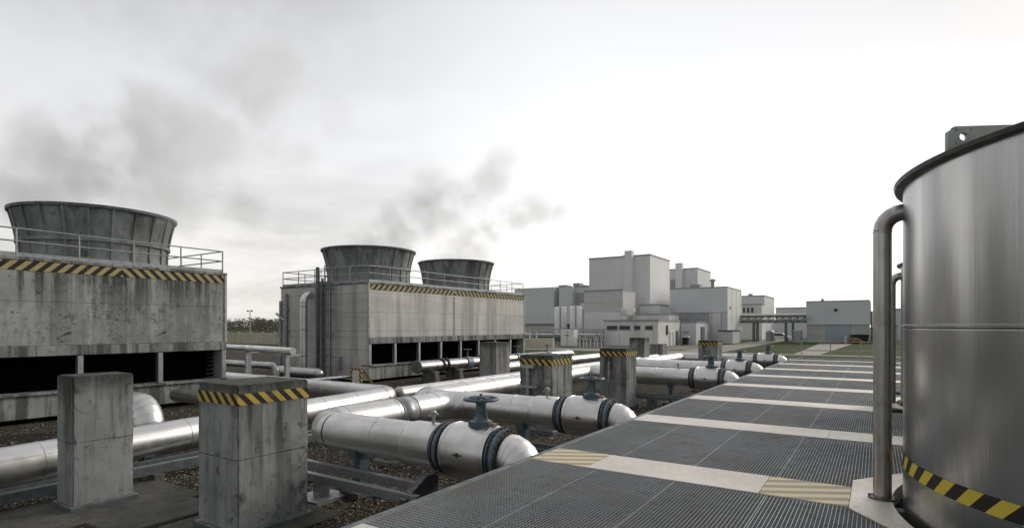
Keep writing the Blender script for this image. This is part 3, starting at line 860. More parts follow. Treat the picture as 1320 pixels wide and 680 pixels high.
def out_bend(label, y):
    """domed elbow that dives under the walkway edge"""
    return pipe_run(label, [(-4.26, y, 1.0), (-4.06, y, 1.0), (-4.06, y, .25)], .31, .20, 'jacket', seam=5, group='elbows diving down beside the walkway', name='outlet_elbow')
ol = ['nearest outlet elbow turning down at the walkway edge, right of the nearest valve', 'outlet elbow turning down at the walkway edge right of the second valve',
      'outlet elbow turning down at the walkway edge right of the third valve', 'outlet elbow turning down at the walkway edge right of the fourth valve', 'farthest outlet elbow, by the end of the walkway']
for y, l in zip(VY, ol): out_bend(l, y)
xin = -4.83-.60
XL = -8.3
p1 = pipe_run('thick shiny pipe bending twice in a U between the two nearest valves', [(xin, VY[0], 1.0), (XL, VY[0], 1.0), (XL, VY[1], 1.0), (xin, VY[1], 1.0)], .315, .50)
XF2 = -9.35
pipe_run('thick shiny pipe running straight back past the striped piers and turning to the farthest valve', [(XL+.1, VY[1], 1.0), (XF2, VY[1], 1.0), (XF2, VY[4], 1.0), (xin, VY[4], 1.0)], .295, .46)
pipe_run('shiny branch pipe feeding the third valve from behind the slender pier', [(XF2+.2, VY[2], 1.0), (xin, VY[2], 1.0)], .312)
pipe_run('shiny branch pipe feeding the fourth valve', [(XF2+.2, VY[3], 1.0), (xin, VY[3], 1.0)], .312)
CX, CY = -12.75, 12.7
pipe_run('long low pipe passing behind the two nearest piers and bending towards the towers', [(-11.05, -1.5, .54), (CX, CY, .60), (-25.5, CY, .62)], .325, .55)
pipe_run('slimmer shiny pipe running back from the bend behind the nearest U pipe', [(CX+.05, CY+.25, .64), (CX+.05, 38, .64), (CX+.05, 38.4, .1)], .23, .25)
# reducer collars on inlet pipes (raised jackets)
for y in VY:
    pass
# reducers before valves and small vents
def vent(label, x, y, z):
    t = thing('vent_cock', label, 'vent valve', (x, y, z), 'small vent cocks on the pipes')
    MB().tube([(x, y, z-.02), (x, y, z+.12)], .028, 12).build('stub', 'galv', t)
    m = MB().ball((x, y, z+.15), .048, 16, 10); m.tube([(x-.09, y-.02, z+.10), (x+.07, y+.02, z+.14)], .014, 8); m.build('cap', 'galv', t)
vent('small vent cock on top of the front pipe left of the nearest valve', -5.62, VY[0], 1.335)
vent('small vent cock standing on the pipe left of the second valve', -5.75, VY[1], 1.335)
vent('small vent cock standing on the pipe left of the third valve', -5.85, VY[2], 1.31)
# inspection patch on the Y leg of the U pipe
m = MB()
for (ya, yb, rr) in ((8.35, 8.78, .324), (8.33, 8.36, .329), (8.77, 8.80, .329)):
    n = 14; b = len(m.v)
    for i in range(n+1):
        a = math.radians(-25+150*i/n)
        for yy in (ya, yb):
            for r_ in (rr, .31): m.v.append((XL+math.cos(a)*r_, yy, 1.0+math.sin(a)*r_))
    for i in range(n):
        q = b+4*i; m.face([q, q+4, q+6, q+2], True); m.face([q, q+1, q+5, q+4]); m.face([q+2, q+6, q+7, q+3])
    for q in (b, b+4*n): m.face([q, q+2, q+3, q+1])
m.build('inspection_patch', 'galv', p1)

# reducer shoulders on pipes at each valve
for y, par in ((VY[0], p1), (VY[1], p1)):
    MB().lathe([(.315, -.62), (.335, -.56), (.342, -.5), (.342, -.02), (.315, 0)], (xin, y, 1.0), 'x', 40).build('collar', 'jacket', par)

# short pipes by the left tower
pipe_run('short fat hoop of pipe curving down into the gravel in front of the left tower', [(-17.7, 6.5, -.05), (-17.7, 6.5, .84), (-14.6, 6.5, .84), (-14.6, 6.5, -.05)], .34, .50, 'jacket')
pipe_run('dull horizontal pipe crossing in front of the left tower towards the striped front pier', [(-17.9, 8.75, .72), (-13.3, 8.75, .72), (-13.3, 8.75, 0)], .2, .3, 'jacket_dull')
pipe_run('dull pipe lying low between the two towers behind the pipe stand', [(-33, 15.6, .98), (-23.0, 15.6, .98), (-23.0, 15.6, .1)], .16, .25, 'jacket_dull')
pipe_run('short stubby pipe with rounded end next to the riser of the paler tower', [(-25.2, 17.2, .55), (-22.1, 17.2, .55)], .27, .3, 'jacket_dull', end_ball=True)
pipe_run('thin pipe at ground level between the towers', [(-30, 14.6, .35), (-21.5, 14.6, .35), (-21.5, 18.6, .35)], .09, .15, 'galv')

# manifold in front of the paler tower
XM = -18.6
mn = pipe_run('flanged manifold pipe along the foot of the paler tower', [(XM, 20.2, .82), (XM, 36.5, .82), (XM, 36.9, .1)], .27, .3, 'jacket_dull', name='manifold_pipe')
for y in (22.0, 22.35, 25.4, 25.75): flange(mn, (XM, y, .82), 'y', .35, .09, 16)
MB().tube([(XM, 20.16, .82), (XM, 20.24, .82)], .33, 32).build('blind_flange', 'galv_dark', mn)
def small_valve(label, x, y, z):
    t = thing('small_valve', label, 'valve', (x, y, z), 'small valves on the manifold')
    MB().tube([(x, y-.22, z), (x, y+.22, z)], .325, 28).build('body', 'band_blue', t)
    MB().tube([(x, y, z+.3), (x, y, z+.72)], .04, 12).build('stem', 'galv_dark', t)
    wheel(t, (x, y, z+.72), .2, 0, 'galv_dark')
small_valve('small blue banded valve on the manifold left of the plain pier', XM, 24.2, .82)
small_valve('small valve on the manifold beyond the plain pier', XM, 29.2, .82)
small_valve('last small valve on the manifold at the far corner of the paler tower', XM, 33.0, .82)
for y in (21.3, 22.7, 26.6, 31, 34.5):
    pass
pipe_run('thick pale pipe emerging behind the plain pier', [(-15.6, 22.4, .2), (-15.6, 22.4, .74), (-15.6, 35.5, .74), (-15.6, 36, .1)], .25, .35)

# supports: saddle stands under the pipes
def stand(label, x, y, zbot, w, along, plinth=True, proto=[None]):
    t = thing('pipe_support', label, 'pipe support', (x, y, 0), 'steel saddles carrying the pipes')
    def bx(a, b, c, d, e, f): return (a, b, c, d, e, f) if along == 'y' else (c, d, a, b, e, f)
    q = bx(-.28, .28, -.22, .22, 0, .10); MB().box(x+q[0], x+q[1], y+q[2], y+q[3], q[4], q[5]).build('plinth', 'plinth', t, .015)
    q = bx(-.09, .09, -.07, .07, .10, zbot-.06); MB().box(x+q[0], x+q[1], y+q[2], y+q[3], q[4], q[5]).build('stem', 'bluegrey', t)
    q = bx(-w/2, w/2, -.09, .09, zbot-.06, zbot+.03); m = MB().box(x+q[0], x+q[1], y+q[2], y+q[3], q[4], q[5])
    for sg in (-1, 1):
        q = bx(sg*w/2-.03, sg*w/2+.03, -.09, .09, zbot+.03, zbot+.14); m.box(x+q[0], x+q[1], y+q[2], y+q[3], q[4], q[5])
    m.build('saddle', 'bluegrey', t)
sl = [
 ('saddle support under the front pipe, left part, near the rail frame', -7.2, VY[0], .685, .38, 'x'),
 ('saddle support under the U pipe beneath its long leg', XL, 8.2, .685, .38, 'y'),
 ('saddle support under the pipe left of the second valve', -6.3, VY[1], .685, .38, 'x'),
 ('saddle support under the pipe left of the third valve', -6.1, VY[2], .685, .38, 'x'),
 ('saddle support under the pipe left of the fourth valve', -6.4, VY[3], .685, .38, 'x'),
 ('saddle support under the pipe leading to the farthest valve', -6.6, VY[4], .705, .38, 'x'),
 ('saddle support under the low pipe between the two nearest piers', -11.85, 5.2, .27, .40, 'y'),
 ('saddle support under the low pipe at its bend', -12.5, 10.9, .27, .40, 'y'),
 ('saddle support under the thick straight pipe behind the nearest striped piers', XF2, 14.2, .705, .38, 'y'),
 ('saddle support under the thick straight pipe farther back', XF2, 22, .705, .38, 'y'),
 ('saddle support under the slimmer pipe near its start', CX+.05, 16.5, .44, .28, 'y'),
 ('saddle support under the slimmer pipe farther back', CX+.05, 24.5, .44, .28, 'y'),
]
for a in sl: stand(*a)
for i, (y, l) in enumerate(((21.2, 'concrete block carrying the manifold at its near end'), (23.1, 'second concrete block under the manifold'), (26.8, 'concrete block under the manifold behind the plain pier'), (31.5, 'concrete block under the far end of the manifold'))):
    tag(MB().prism([(XM-.5, .0), (XM+.5, .0), (XM+.42, .54), (XM-.42, .54)], y-.16, y+.16, 'y').build('support_block', 'plinth', None, .015, origin=(XM, y, 0)), l, 'concrete block', 'concrete blocks under the manifold')

# rail frame of steel channels on the gravel in front of the U pipe
rf = thing('rail_frame', 'grey steel channel frame lying on short posts below the front pipe', 'steel frame', (-7.5, 6.1, 0))
def channel(m, x0, x1, y, z, w=.10, h=.12):
    m.box(x0, x1, y-w/2, y+w/2, z+h-.012, z+h).box(x0, x1, y-w/2, y+w/2, z, z+.012).box(x0, x1, y-w/2, y-w/2+.012, z+.012, z+h-.012)
m = MB(); channel(m, -10.1, -5.25, 5.72, .36); m.build('rail', 'galv', rf)
m = MB(); channel(m, -10.1, -5.5, 6.12, .40); m.build('rail', 'galv', rf)
for x in (-9.0, -7.55, -6.1):
    MB().box(x-.04, x+.04, 5.66, 6.2, .31, .357).build('cross_bar', 'galv_dark', rf)
for x in (-9.0, -7.55):
    MB().box(x-.09, x+.09, 5.85, 6.03, .06, .31).box(x-.3, x+.3, 5.62, 6.26, 0, .06).build('leg', 'galv', rf)
m = MB().prism([(5.62, .2), (6.3, .2), (6.3, .62), (6.05, .66), (5.62, .42)], -5.5, -5.38, 'x'); m.box(-5.55, -5.2, 6.1, 6.3, .12, .2); m.tube([(-5.5, 6.2, .6), (-5.3, 6.25, .72)], .03, 8)
m.build('end_bracket', 'flange', rf)
rf2 = thing('rail_frame', 'long grey steel channel on the gravel in front of the low left pipe', 'steel frame', (-10.9, 3, 0))
def channel_y(m, x, y0, y1, z, w=.10, h=.12):
    m.box(x-w/2, x+w/2, y0, y1, z+h-.012, z+h).box(x-w/2, x+w/2, y0, y1, z, z+.012).box(x+w/2-.012, x+w/2, y0, y1, z+.012, z+h-.012)
m = MB(); channel_y(m, -10.95, -2, 10.2, .14, .14, .16); m.build('rail', 'galv_dark', rf2)
m = MB(); channel_y(m, -11.45, -2, 10.2, .14, .12, .14); m.build('rail', 'galv_dark', rf2)
for y in (0, 2.4, 5.0, 7.4, 9.6): MB().box(-11.6, -10.8, y-.08, y+.08, .0, .138).build('sleeper', 'plinth', rf2)
rf3 = thing('rail_frame', 'low steel rails on the ground under the pipe of the third valve', 'steel frame', (-6.5, 19.2, 0))
for yy in (18.7, 19.3):
    m = MB(); channel(m, -8.9, -3.9, yy, .30); m.build('rail', 'galv_dark', rf3)
for x in (-8.4, -6.5, -4.6): MB().box(x-.06, x+.06, 18.6, 19.4, 0, .298).build('leg', 'galv_dark', rf3)
rf4 = thing('rail_frame', 'steel rails on the ground under the pipe of the second valve', 'steel frame', (-6.2, 9.6, 0))
for yy in (9.5, 9.95):
    m = MB(); channel(m, -8.3, -3.9, yy, .28); m.build('rail', 'galv_dark', rf4)
for x in (-7.6, -5.9, -4.4): MB().box(x-.05, x+.05, 9.42, 10.05, 0, .278).build('leg', 'galv_dark', rf4)

# pipe stand between the towers
ps = thing('pipe_stand', 'steel stand of thin posts carrying a silvery pipe beside the left tower', 'pipe stand', (-22, 13.9, 0))
MB().tube([(-26.5, 14.3, 1.86), (-22.6, 14.0, 1.86), (-18.4, 13.2, 1.86)], .13, 24).build('pipe', 'jacket', ps)
for x, y in ((-22.9, 14.25), (-22.3, 13.75), (-19.3, 13.6), (-18.6, 13.05)): MB().box(x-.055, x+.055, y-.055, y+.055, 0, 1.73).build('leg', 'galv', ps)
MB().box(-22.95, -22.25, 13.7, 14.3, 1.66, 1.728).box(-19.35, -18.55, 13.0, 13.65, 1.66, 1.728).build('cap_plate', 'galv', ps)

# hazard striped barrier frame at the tower foot
bf = thing('barrier_frame', 'small black and yellow striped barrier frame at the foot of the paler tower', 'barrier', (-20.0, 17.9, 0))
for x in (-20.55, -19.95): MB().box(x-.05, x+.05, 17.85, 17.95, 0, .78).build('post', 'hz_frame', bf)
MB().box(-20.6, -19.9, 17.84, 17.96, .782, .86).build('top_bar', 'hz_frame', bf)
m = MB().prism([(17.95, .74), (18.05, .74), (18.75, .02), (18.63, .02)], -20.0, -19.9, 'x'); m.build('brace', 'hz_frame', bf)
MB().box(-20.5, -20.05, 17.87, 17.93, .1, .72).build('sign_plate', 'white', bf)

# ---------------------------------------------------------------- concrete piers
def pier(label, x1, y0, lx, ly_, h, mat='pillar', tape=True, foot=True):
    x0 = x1-lx; y1 = y0+ly_
    t = thing('concrete_pier', label, 'concrete pier', ((x0+x1)/2, (y0+y1)/2, 0), 'concrete piers between the pipes')
    # block with slightly irregular edges
    bm = bmesh.new(); bmesh.ops.create_cube(bm, size=1)
    bmesh.ops.transform(bm, matrix=Matrix.Translation(((x0+x1)/2, (y0+y1)/2, h/2)) @ Matrix.Diagonal((lx, ly_, h, 1)), verts=bm.verts)
    bmesh.ops.bevel(bm, geom=list(bm.edges), offset=.018, segments=2, affect='EDGES')
    bmesh.ops.subdivide_edges(bm, edges=[e for e in bm.edges if e.calc_length() > .4], cuts=22, use_grid_fill=True)
    rnd = random.Random(int(x1*100+y0*10))
    for v in bm.verts:
        ex = min(abs(v.co.x-x0), abs(v.co.x-x1)) < .02; ey = min(abs(v.co.y-y0), abs(v.co.y-y1)) < .02; ez = abs(v.co.z-h) < .02
        if ex+ey+ez >= 2:
            k = .010 if rnd.random() < .85 else .028
            v.co += (Vector(((x0+x1)/2, (y0+y1)/2, h/2))-v.co).normalized()*rnd.uniform(0, k)
    m = MB(); m.v = [tuple(v.co) for v in bm.verts]; bm.verts.index_update()
    for f in bm.faces: m.face([v.index for v in f.verts])
    bm.free(); m.build('block', mat, t)
    if foot:
        MB().box(x0-.05, x1+.05, y0-.05, y1+.05, .0, .12).build('footing', 'galv_dark', t, .015)
    if tape:
        m = MB(); e = .004; za, zb = h-.265, h-.115
        for a, b, c_, d in ((x0-e, x1+e, y0-e, y0-.0005), (x0-e, x1+e, y1+.0005, y1+e), (x1+.0005, x1+e, y0-.0005, y1+.0005), (x0-e, x0-.0005, y0-.0005, y1+.0005)): m.box(a, b, c_, d, za, zb)
        m.build('hazard_stripe', 'hz_pillar', t)
    return t
XP = -6.93
pier('plain stained concrete pier at far left on a dark concrete slab', -10.0, 3.42, .6, .82, 2.05, tape=False)
pier('nearest striped concrete pier, widest in view, between the left pier and the U pipe', XP, 4.15, .97, 1.08, 2.03)
pa = pier('striped concrete pier with a pale steel bracket on its face, behind the second valve', XP, 12.55, .98, 1.15, 2.05)
m = MB().box(-7.62, -7.54, 12.40, 12.545, .6, 1.72).box(-7.72, -7.36, 12.33, 12.545, 1.72, 1.80).box(-7.85, -7.28, 12.36, 12.545, 1.2, 1.27)
m.build('bracket', 'galv', pa)
pb = pier('slender striped concrete pier left of the third valve', XP, 17.6, .95, .98, 2.06)
m = MB().box(-7.55, -7.48, 17.53, 17.598, .9, 1.62); m.build('anchor_slot', 'galv', pb)
pier('distant striped concrete pier beside the fourth and last valves', XP, 30.4, 1.0, 1.05, 2.05)
pier('plain pale concrete pier standing in front of the middle tower', -14.65, 21.2, .95, 1.2, 2.05, 'pillar_plain', False, False)
pier('plain concrete pier half hidden behind the slender striped one', -12.4, 34.6, 1.0, 1.0, 2.05, 'pillar_plain', False, False)
tag(MB().box(-14.3, -13.0, 40.2, 41.2, 0, 1.5).build('concrete_block', 'pillar_plain', None, .03, origin=(-13.6, 40.7, 0)), 'squat pale concrete block beyond the slender striped pier', 'concrete block')
pd = MB().box(-11.0, -9.3, 2.2, 5.0, -.05, .05)
tag(pd.build('concrete_slab', 'pad', None, .025, origin=(-10.2, 3.5, 0)), 'dark worn concrete slab under the plain left pier', 'slab')
tag(MB().box(-9.29, -8.35, 3.3, 4.75, -.05, .075).build('concrete_slab', 'pad', None, .025, origin=(-8.9, 4, 0)), 'lower dark concrete slab to the right of the plain left pier', 'slab')
tag(MB().box(-8.3, -6.6, 3.8, 5.6, 0, .045).build('concrete_slab', 'pad', None, .015, origin=(-7.4, 4.7, 0)), 'thin concrete footing slab under the nearest striped pier', 'slab')

# ---------------------------------------------------------------- background plant
def bldg(label, x0, x1, y0, y1, h, mat, roof='trim', name='factory_building', z0=0, group='grey plant buildings in the background'):
    t = thing(name, label, 'building', ((x0+x1)/2, (y0+y1)/2, 0), group)
    MB().box(x0, x1, y0, y1, z0, h).build('wall', mat, t)
    m = MB()
    for a, b, c_, d in ((x0-.08, x1+.08, y0-.08, y0+.2), (x0-.08, x1+.08, y1-.2, y1+.08), (x0-.08, x0+.2, y0+.2, y1-.2), (x1-.2, x1+.08, y0+.2, y1-.2)): m.box(a, b, c_, d, h-.1, h+.12)
    m.build('parapet', roof, t)
    return t
def onf(t, name, x0, x1, yf, z0, z1, mat, d=.12): return MB().box(x0, x1, yf-d, yf-.004, z0, z1).build(name, mat, t)
def onr(t, name, xf, y0, y1, z0, z1, mat, d=.12): return MB().box(xf+.004, xf+d, y0, y1, z0, z1).build(name, mat, t)
b = bldg('tallest pale block with a vertical duct up its front', -43.4, -32.1, 92.4, 103.2, 14.9, 'clad_light')
MB().box(-36.2, -34.9, 91.2, 92.39, 5.6, 15.7).build('duct', 'clad_light', b)
MB().box(-37.6, -36.6, 94, 95, 15.0, 15.35).build('roof_unit', 'trim', b)
MB().box(-32.05, -31.9, 93.5, 100.5, 4.2, 5.2).build('louvre', 'clad_dark', b)
b = bldg('square precast panel block in front of the tallest block', -40.0, -33.3, 83.3, 88.6, 8.5, 'block_conc')
onf(b, 'panel_band', -40.0, -33.3, 83.3, 6.6, 8.2, 'block_conc', .06); onf(b, 'base_band', -40.0, -33.3, 83.3, 2.3, 5.0, 'clad_light', .05)
b = bldg('long blue grey block at left, seen right behind the middle tower', -66, -46.5, 104, 124, 10.9, 'clad_blue')
for x0, x1 in ((-66.0, -56.2), (-55.0, -51.9)):
    MB().box(x0, x1, 102.6, 103.99, 3.3, 10.8).build('facade_panel', 'clad_blue', b)
onf(b, 'recess_shade', -56.2, -55.0, 104, 3.3, 10.8, 'clad_dark', .1)  # dark panel, shade between the facade panels put into its colour
onf(b, 'recess_shade', -51.7, -46.6, 104, 5.2, 9.6, 'clad_dark', .1)  # dark panel painting the shade of the set-back wall
for x0, x1 in ((-56.0, -54.2), (-53.7, -51.4)):
    onf(b, 'window', x0, x1, 104, 1.7, 3.1, 'glass', .15); onf(b, 'window', x0, x1, 104, .2, 1.2, 'glass', .15)
onf(b, 'base_panel', -63, -56.3, 104, 1.6, 3.1, 'white', .4)
for x, w, hh in ((-58, 2, .6), (-52.5, 1, .4), (-50, 2.5, .5), (-54.5, 1.5, .9)): MB().box(x, x+w, 108, 110, 11, 11.1+hh).build('roof_unit', 'trim', b)
b = bldg('low block with pale top band and wall painted shadow dark behind the two white silos', -46.4, -40.3, 95, 101, 7.2, 'clad_dark')  # dark wall colour stands in for the shadow between the silos
onf(b, 'top_band', -46.4, -40.3, 95, 5.9, 7.1, 'clad_light', .1)
b = bldg('distant tall block with duct, right of the tallest block', -38.5, -32.0, 122.3, 133.5, 15.2, 'clad_mid')
MB().box(-36.4, -35.0, 121.0, 122.29, 8, 16.4).build('duct', 'clad_light', b)
for x in (-37.8, -37.2): MB().box(x, x+.3, 122.0, 122.29, 8, 13).build('pipe_chase', 'clad_dark', b)
b = bldg('broad pale block with darker lower wall, right of centre', -29.8, -20.5, 96.4, 107.7, 9.2, 'clad_mid')
MB().box(-29.9, -20.4, 96.2, 96.39, 5.1, 9.1).build('cladding', 'clad_blue', b); onr(b, 'cladding', -20.5, 96.3, 107.7, 1.9, 9.05, 'clad_light')
onf(b, 'lower_wall', -29.8, -23.4, 96.4, .1, 5.0, 'clad_dark', .08)
for xx in (-28.4, -27.2, -25.6): onf(b, 'vent', xx, xx+.7, 96.31, 3.2, 4.1, 'trim', .06)
for yy in (99.5, 103, 106.5): onr(b, 'downpipe', -20.48, yy, yy+.14, .1, 9.0, 'trim')
MB().box(-27.5, -25.8, 100, 102, 9.3, 10.1).build('roof_unit', 'trim', b)
MB().lathe([(.3, 9.3), (.3, 10.4), (.5, 10.45), (.5, 10.7), (.02, 10.9)], (-23.4, 99, 0), seg=16).build('roof_vent', 'trim', b)
MB().box(-22.6, -21.4, 95.6, 96.3, 0, 4.9).build('pipe_chase', 'clad_light', b)
onr(b, 'vent', -20.38, 98, 98.4, 5.6, 6.1, 'clad_dark')
b = bldg('grey block farther back above the pipe bridge', -24.9, -20.0, 130, 144, 9.3, 'clad_mid')
MB().box(-23.6, -22.8, 132, 133, 9.4, 9.9).build('roof_unit', 'trim', b)
b = bldg('small pale annex with three little windows under the grey block', -23.5, -19.3, 122.5, 126, 7.2, 'clad_light')
for x in (-22.9, -22.1, -21.3): onf(b, 'window', x, x+.4, 122.5, 5.6, 6.6, 'glass')
b = bldg('small blue grey link block between the tallest and broad blocks', -33.0, -29.9, 90, 95.8, 6.3, 'clad_blue')
b = bldg('low beige flat roofed block above the windowed shed', -32.0, -26.2, 84.2, 89, 4.6, 'render_wall')
# windowed shed
b = bldg('low grey shed with four dark strip windows and white doors', -32.2, -24.45, 73.6, 83.4, 3.55, 'render_wall')
for x0, x1 in ((-31.8, -30.25), (-29.95, -28.4), (-27.8, -26.95), (-26.2, -25.2)):
    w = onf(b, 'window', x0, x1, 73.6, 2.35, 2.85, 'glass', .06); MB().box(x0-.07, x1+.07, 73.5, 73.595, 2.28, 2.345).build('sill', 'trim', w)
d1 = onf(b, 'white_door', -31.5, -28.3, 73.6, .1, 1.95, 'white', .08); d2 = onf(b, 'white_door', -26.2, -25.15, 73.6, .1, 2.2, 'white', .08)
MB().box(-29.93, -29.87, 73.5, 73.519, .1, 1.95).build('door_gap', 'clad_dark', d1)
onr(b, 'window', -24.45, 77.0, 77.6, 1.6, 2.9, 'glass'); onr(b, 'door', -24.45, 78.6, 79.5, .05, 2.0, 'clad_light'); onr(b, 'door', -24.45, 81.4, 82.4, .05, 2.1, 'green_door'); onr(b, 'door', -24.45, 80.1, 80.9, .05, 2.0, 'clad_light')
b = bldg('small flat grey hut with a dark side door, right of the windowed shed', -24.9, -22.6, 85.5, 93.0, 3.4, 'clad_mid')
dd = onr(b, 'door', -22.6, 88.2, 90.2, .05, 2.7, 'green_door'); onf(b, 'vent', -24.5, -23.6, 85.5, 1.9, 2.0, 'trim')
# skid container
c = thing('steel_container', 'white storage container with dark lid beside the service road', 'container', (-19.3, 92, 0))
MB().box(-20.5, -18.4, 90.5, 95.8, .1, 2.0).build('body', clad('container_white', (.55, .57, .57), .6, 5, .25), c)
MB().box(-20.6, -18.3, 90.4, 95.9, 2.005, 2.16).build('lid', 'black', c)
m = MB()
for y in (91, 93, 95.2): m.box(-20.4, -18.5, y, y+.2, 0, .098)
m.build('skid', 'galv_dark', c)
# warehouse on the right
wy = 108.0
b = bldg('blue grey warehouse with a roller shutter door at right', -9.9, -.9, wy, wy+13, 6.95, 'clad_ware_low')
MB().box(-10.0, -.8, wy-.2, wy-.005, 3.05, 6.85).build('cladding', 'clad_ware', b); MB().box(-.89, -.7, wy, wy+13, 3.05, 6.85).build('cladding', 'clad_ware', b)
sh = onf(b, 'shutter_door', -7.0, -3.5, wy, .05, 2.95, 'shutter', .1); MB().box(-7.1, -3.4, wy-.14, wy-.102, 2.96, 3.06).build('lintel', 'green_door', sh)
MB().box(-7.9, -7.5, wy+2, wy+2.4, 6.95, 7.5).build('roof_vent', 'trim', b)
MB().lathe([(.002, -.3), (.2, -.3), (.24, -.2), (.24, 0)], (-5.6, wy-.2, 5.5), 'y', 16).build('wall_lamp', 'black', b)
MB().box(-.68, -.4, wy-.1, wy+.3, 0, 5.2).build('downpipe', 'galv_dark', b)
# dumpster and loader
c = thing('waste_skip', 'black open waste skip against the warehouse wall', 'skip', (-2.2, wy-1.2, 0))
MB().prism([(-3.2, .15), (-1.1, .15), (-.9, 1.35), (-3.4, 1.35)], wy-1.9, wy-.5, 'y').build('body', 'black', c)
MB().box(-3.45, -.85, wy-1.95, wy-.45, 1.352, 1.44).build('rim', 'black', c)
for x in (-2.9, -1.5): MB().box(x, x+.2, wy-1.8, wy-.6, 0, .149).build('foot', 'galv_dark', c)
c = thing('compact_loader', 'small yellow loader parked by the shutter door', 'loader', (-2.9, wy-3.4, 0))
MB().prism([(-3.7, .35), (-2.1, .35), (-2.1, .8), (-2.5, .95), (-3.7, .95)], wy-3.8, wy-3.0, 'y').build('chassis', 'yellow', c, .04)
MB().box(-3.5, -2.9, wy-3.72, wy-3.08, .952, 1.5).build('cab', 'glass', c, .04); MB().box(-3.55, -2.85, wy-3.75, wy-3.05, 1.503, 1.57).build('cab_roof', 'white', c)
for x in (-3.35, -2.45):
    for y in (wy-3.9, wy-2.9): MB().tube([(x, y-.11, .3), (x, y+.11, .3)], .3, 18).build('wheel', 'black', c)
MB().prism([(-2.08, .1), (-1.5, .05), (-1.45, .12), (-1.9, .6), (-2.08, .6)], wy-3.9, wy-2.9, 'y').build('bucket', 'yellow', c)
tag(MB().lathe([(.002, 0), (.25, 0), (.28, .95), (.3, .96), (.3, 1.02), (.1, 1.1), (.002, 1.1)], (-4.1, wy-1.3, 0), seg=20).build('water_butt', 'white', None, origin=(-4.1, wy-1.3, 0)), 'pale blue white drum in front of the shutter door', 'drum')
b = bldg('pale building glimpsed between the tall pipe and the warehouse', 2.0, 14, 128, 140, 6.0, 'clad_ware')
b = bldg('dark low building glimpsed right of the warehouse', -.2, 3.0, 112, 116, 2.9, 'clad_dark')
b = bldg('small grey building seen above the pipe bridge, left of the warehouse', -20.5, -13.2, 150, 160, 7.2, 'clad_mid')
b = bldg('far low pale building at the end of the service road', -34, -18, 190, 200, 4.2, 'clad_light')
tag(b, group='grey plant buildings in the background')
# silos
def silo(label, x, y, r, h):
    t = thing('silo', label, 'silo', (x, y, 0), 'white silos by the plant')
    MB().lathe([(.002, 1.1), (r*.6, 1.25), (r, 1.6), (r, h-.25), (r*.85, h-.06), (.002, h)], (x, y, 0), seg=36, facet=False).build('shell', 'silo_white', t)
    for k in range(4):
        a = math.pi/4+k*math.pi/2; MB().box(x+math.cos(a)*r*.8-.08, x+math.cos(a)*r*.8+.08, y+math.sin(a)*r*.8-.08, y+math.sin(a)*r*.8+.08, 0, 1.7).build('leg', 'galv', t)
    MB().box(x+r*.4, x+r*.4+.1, y-r*.98-.15, y-r*.85, 1.2, h).build('pipe', 'galv', t)
silo('left one of the two white silos', -41.8, 78.5, .98, 5.9); silo('right one of the two white silos, nearer the windowed shed', -39.1, 78.5, .98, 5.95)
tag(MB().lathe([(.002, 0), (.9, .25), (1.15, .8), (1.15, 1.25), (.002, 1.3)], (-32.2, 82.5, 4.3), seg=24).build('white_hopper', 'white', None, origin=(-32.2, 82.5, 4.3)), 'white rounded hopper above the roof of the windowed shed', 'hopper')

# pipe bridge
pg = thing('pipe_bridge', 'grey steel pipe bridge spanning from the broad block to the warehouse', 'pipe bridge', (-15, 107.5, 0))
for y in (106.9, 108.4):
    m = MB()
    m.box(-20.3, -10.05, y-.09, y+.09, 3.35, 3.55).box(-20.3, -10.05, y-.09, y+.09, 4.35, 4.52)
    for i in range(10):
        x = -20.2+i*1.12; m.box(x-.05, x+.05, y-.05, y+.05, 3.55, 4.35)
        m.tube([(x, y, 3.55), (x+1.1, y, 4.35)], .04, 6)
    m.build('truss', 'galv_dark', pg)
for y, z, r_ in ((107.1, 4.75, .2), (107.6, 4.72, .17), (108.1, 4.75, .2), (107.4, 3.75, .15), (107.9, 3.75, .15)): MB().tube([(-20.3, y, z), (-10.05, y, z)], r_, 14).build('pipe', 'jacket' if z > 4 else 'galv', pg)
for x in (-18.3, -17.7, -13.1, -12.0):
    for y in (106.9, 108.4): MB().box(x-.11, x+.11, y-.11, y+.11, 0, 3.35).build('leg', 'galv_dark', pg)
for i, (x, h_, w) in enumerate(((-19.7, 1.9, .4), (-16.2, 1.5, .5), (-15.2, 2.0, .35))):
    pass
tag(MB().lathe([(.002, .0), (.7, .0), (.7, 1.75), (.45, 2.05), (.002, 2.15)], (-16.3, 112, 0), seg=24).build('storage_tank', 'galv', None, origin=(-16.3, 112, 0)), 'squat grey storage tank under the pipe bridge', 'tank')
tag(MB().lathe([(.002, .0), (.75, .0), (.75, 2.0), (.5, 2.25), (.002, 2.3)], (-11.1, 105.6, 0), seg=24).build('storage_tank', 'galv', None, origin=(-11.1, 105.6, 0)), 'pale round storage tank at the left corner of the warehouse', 'tank')
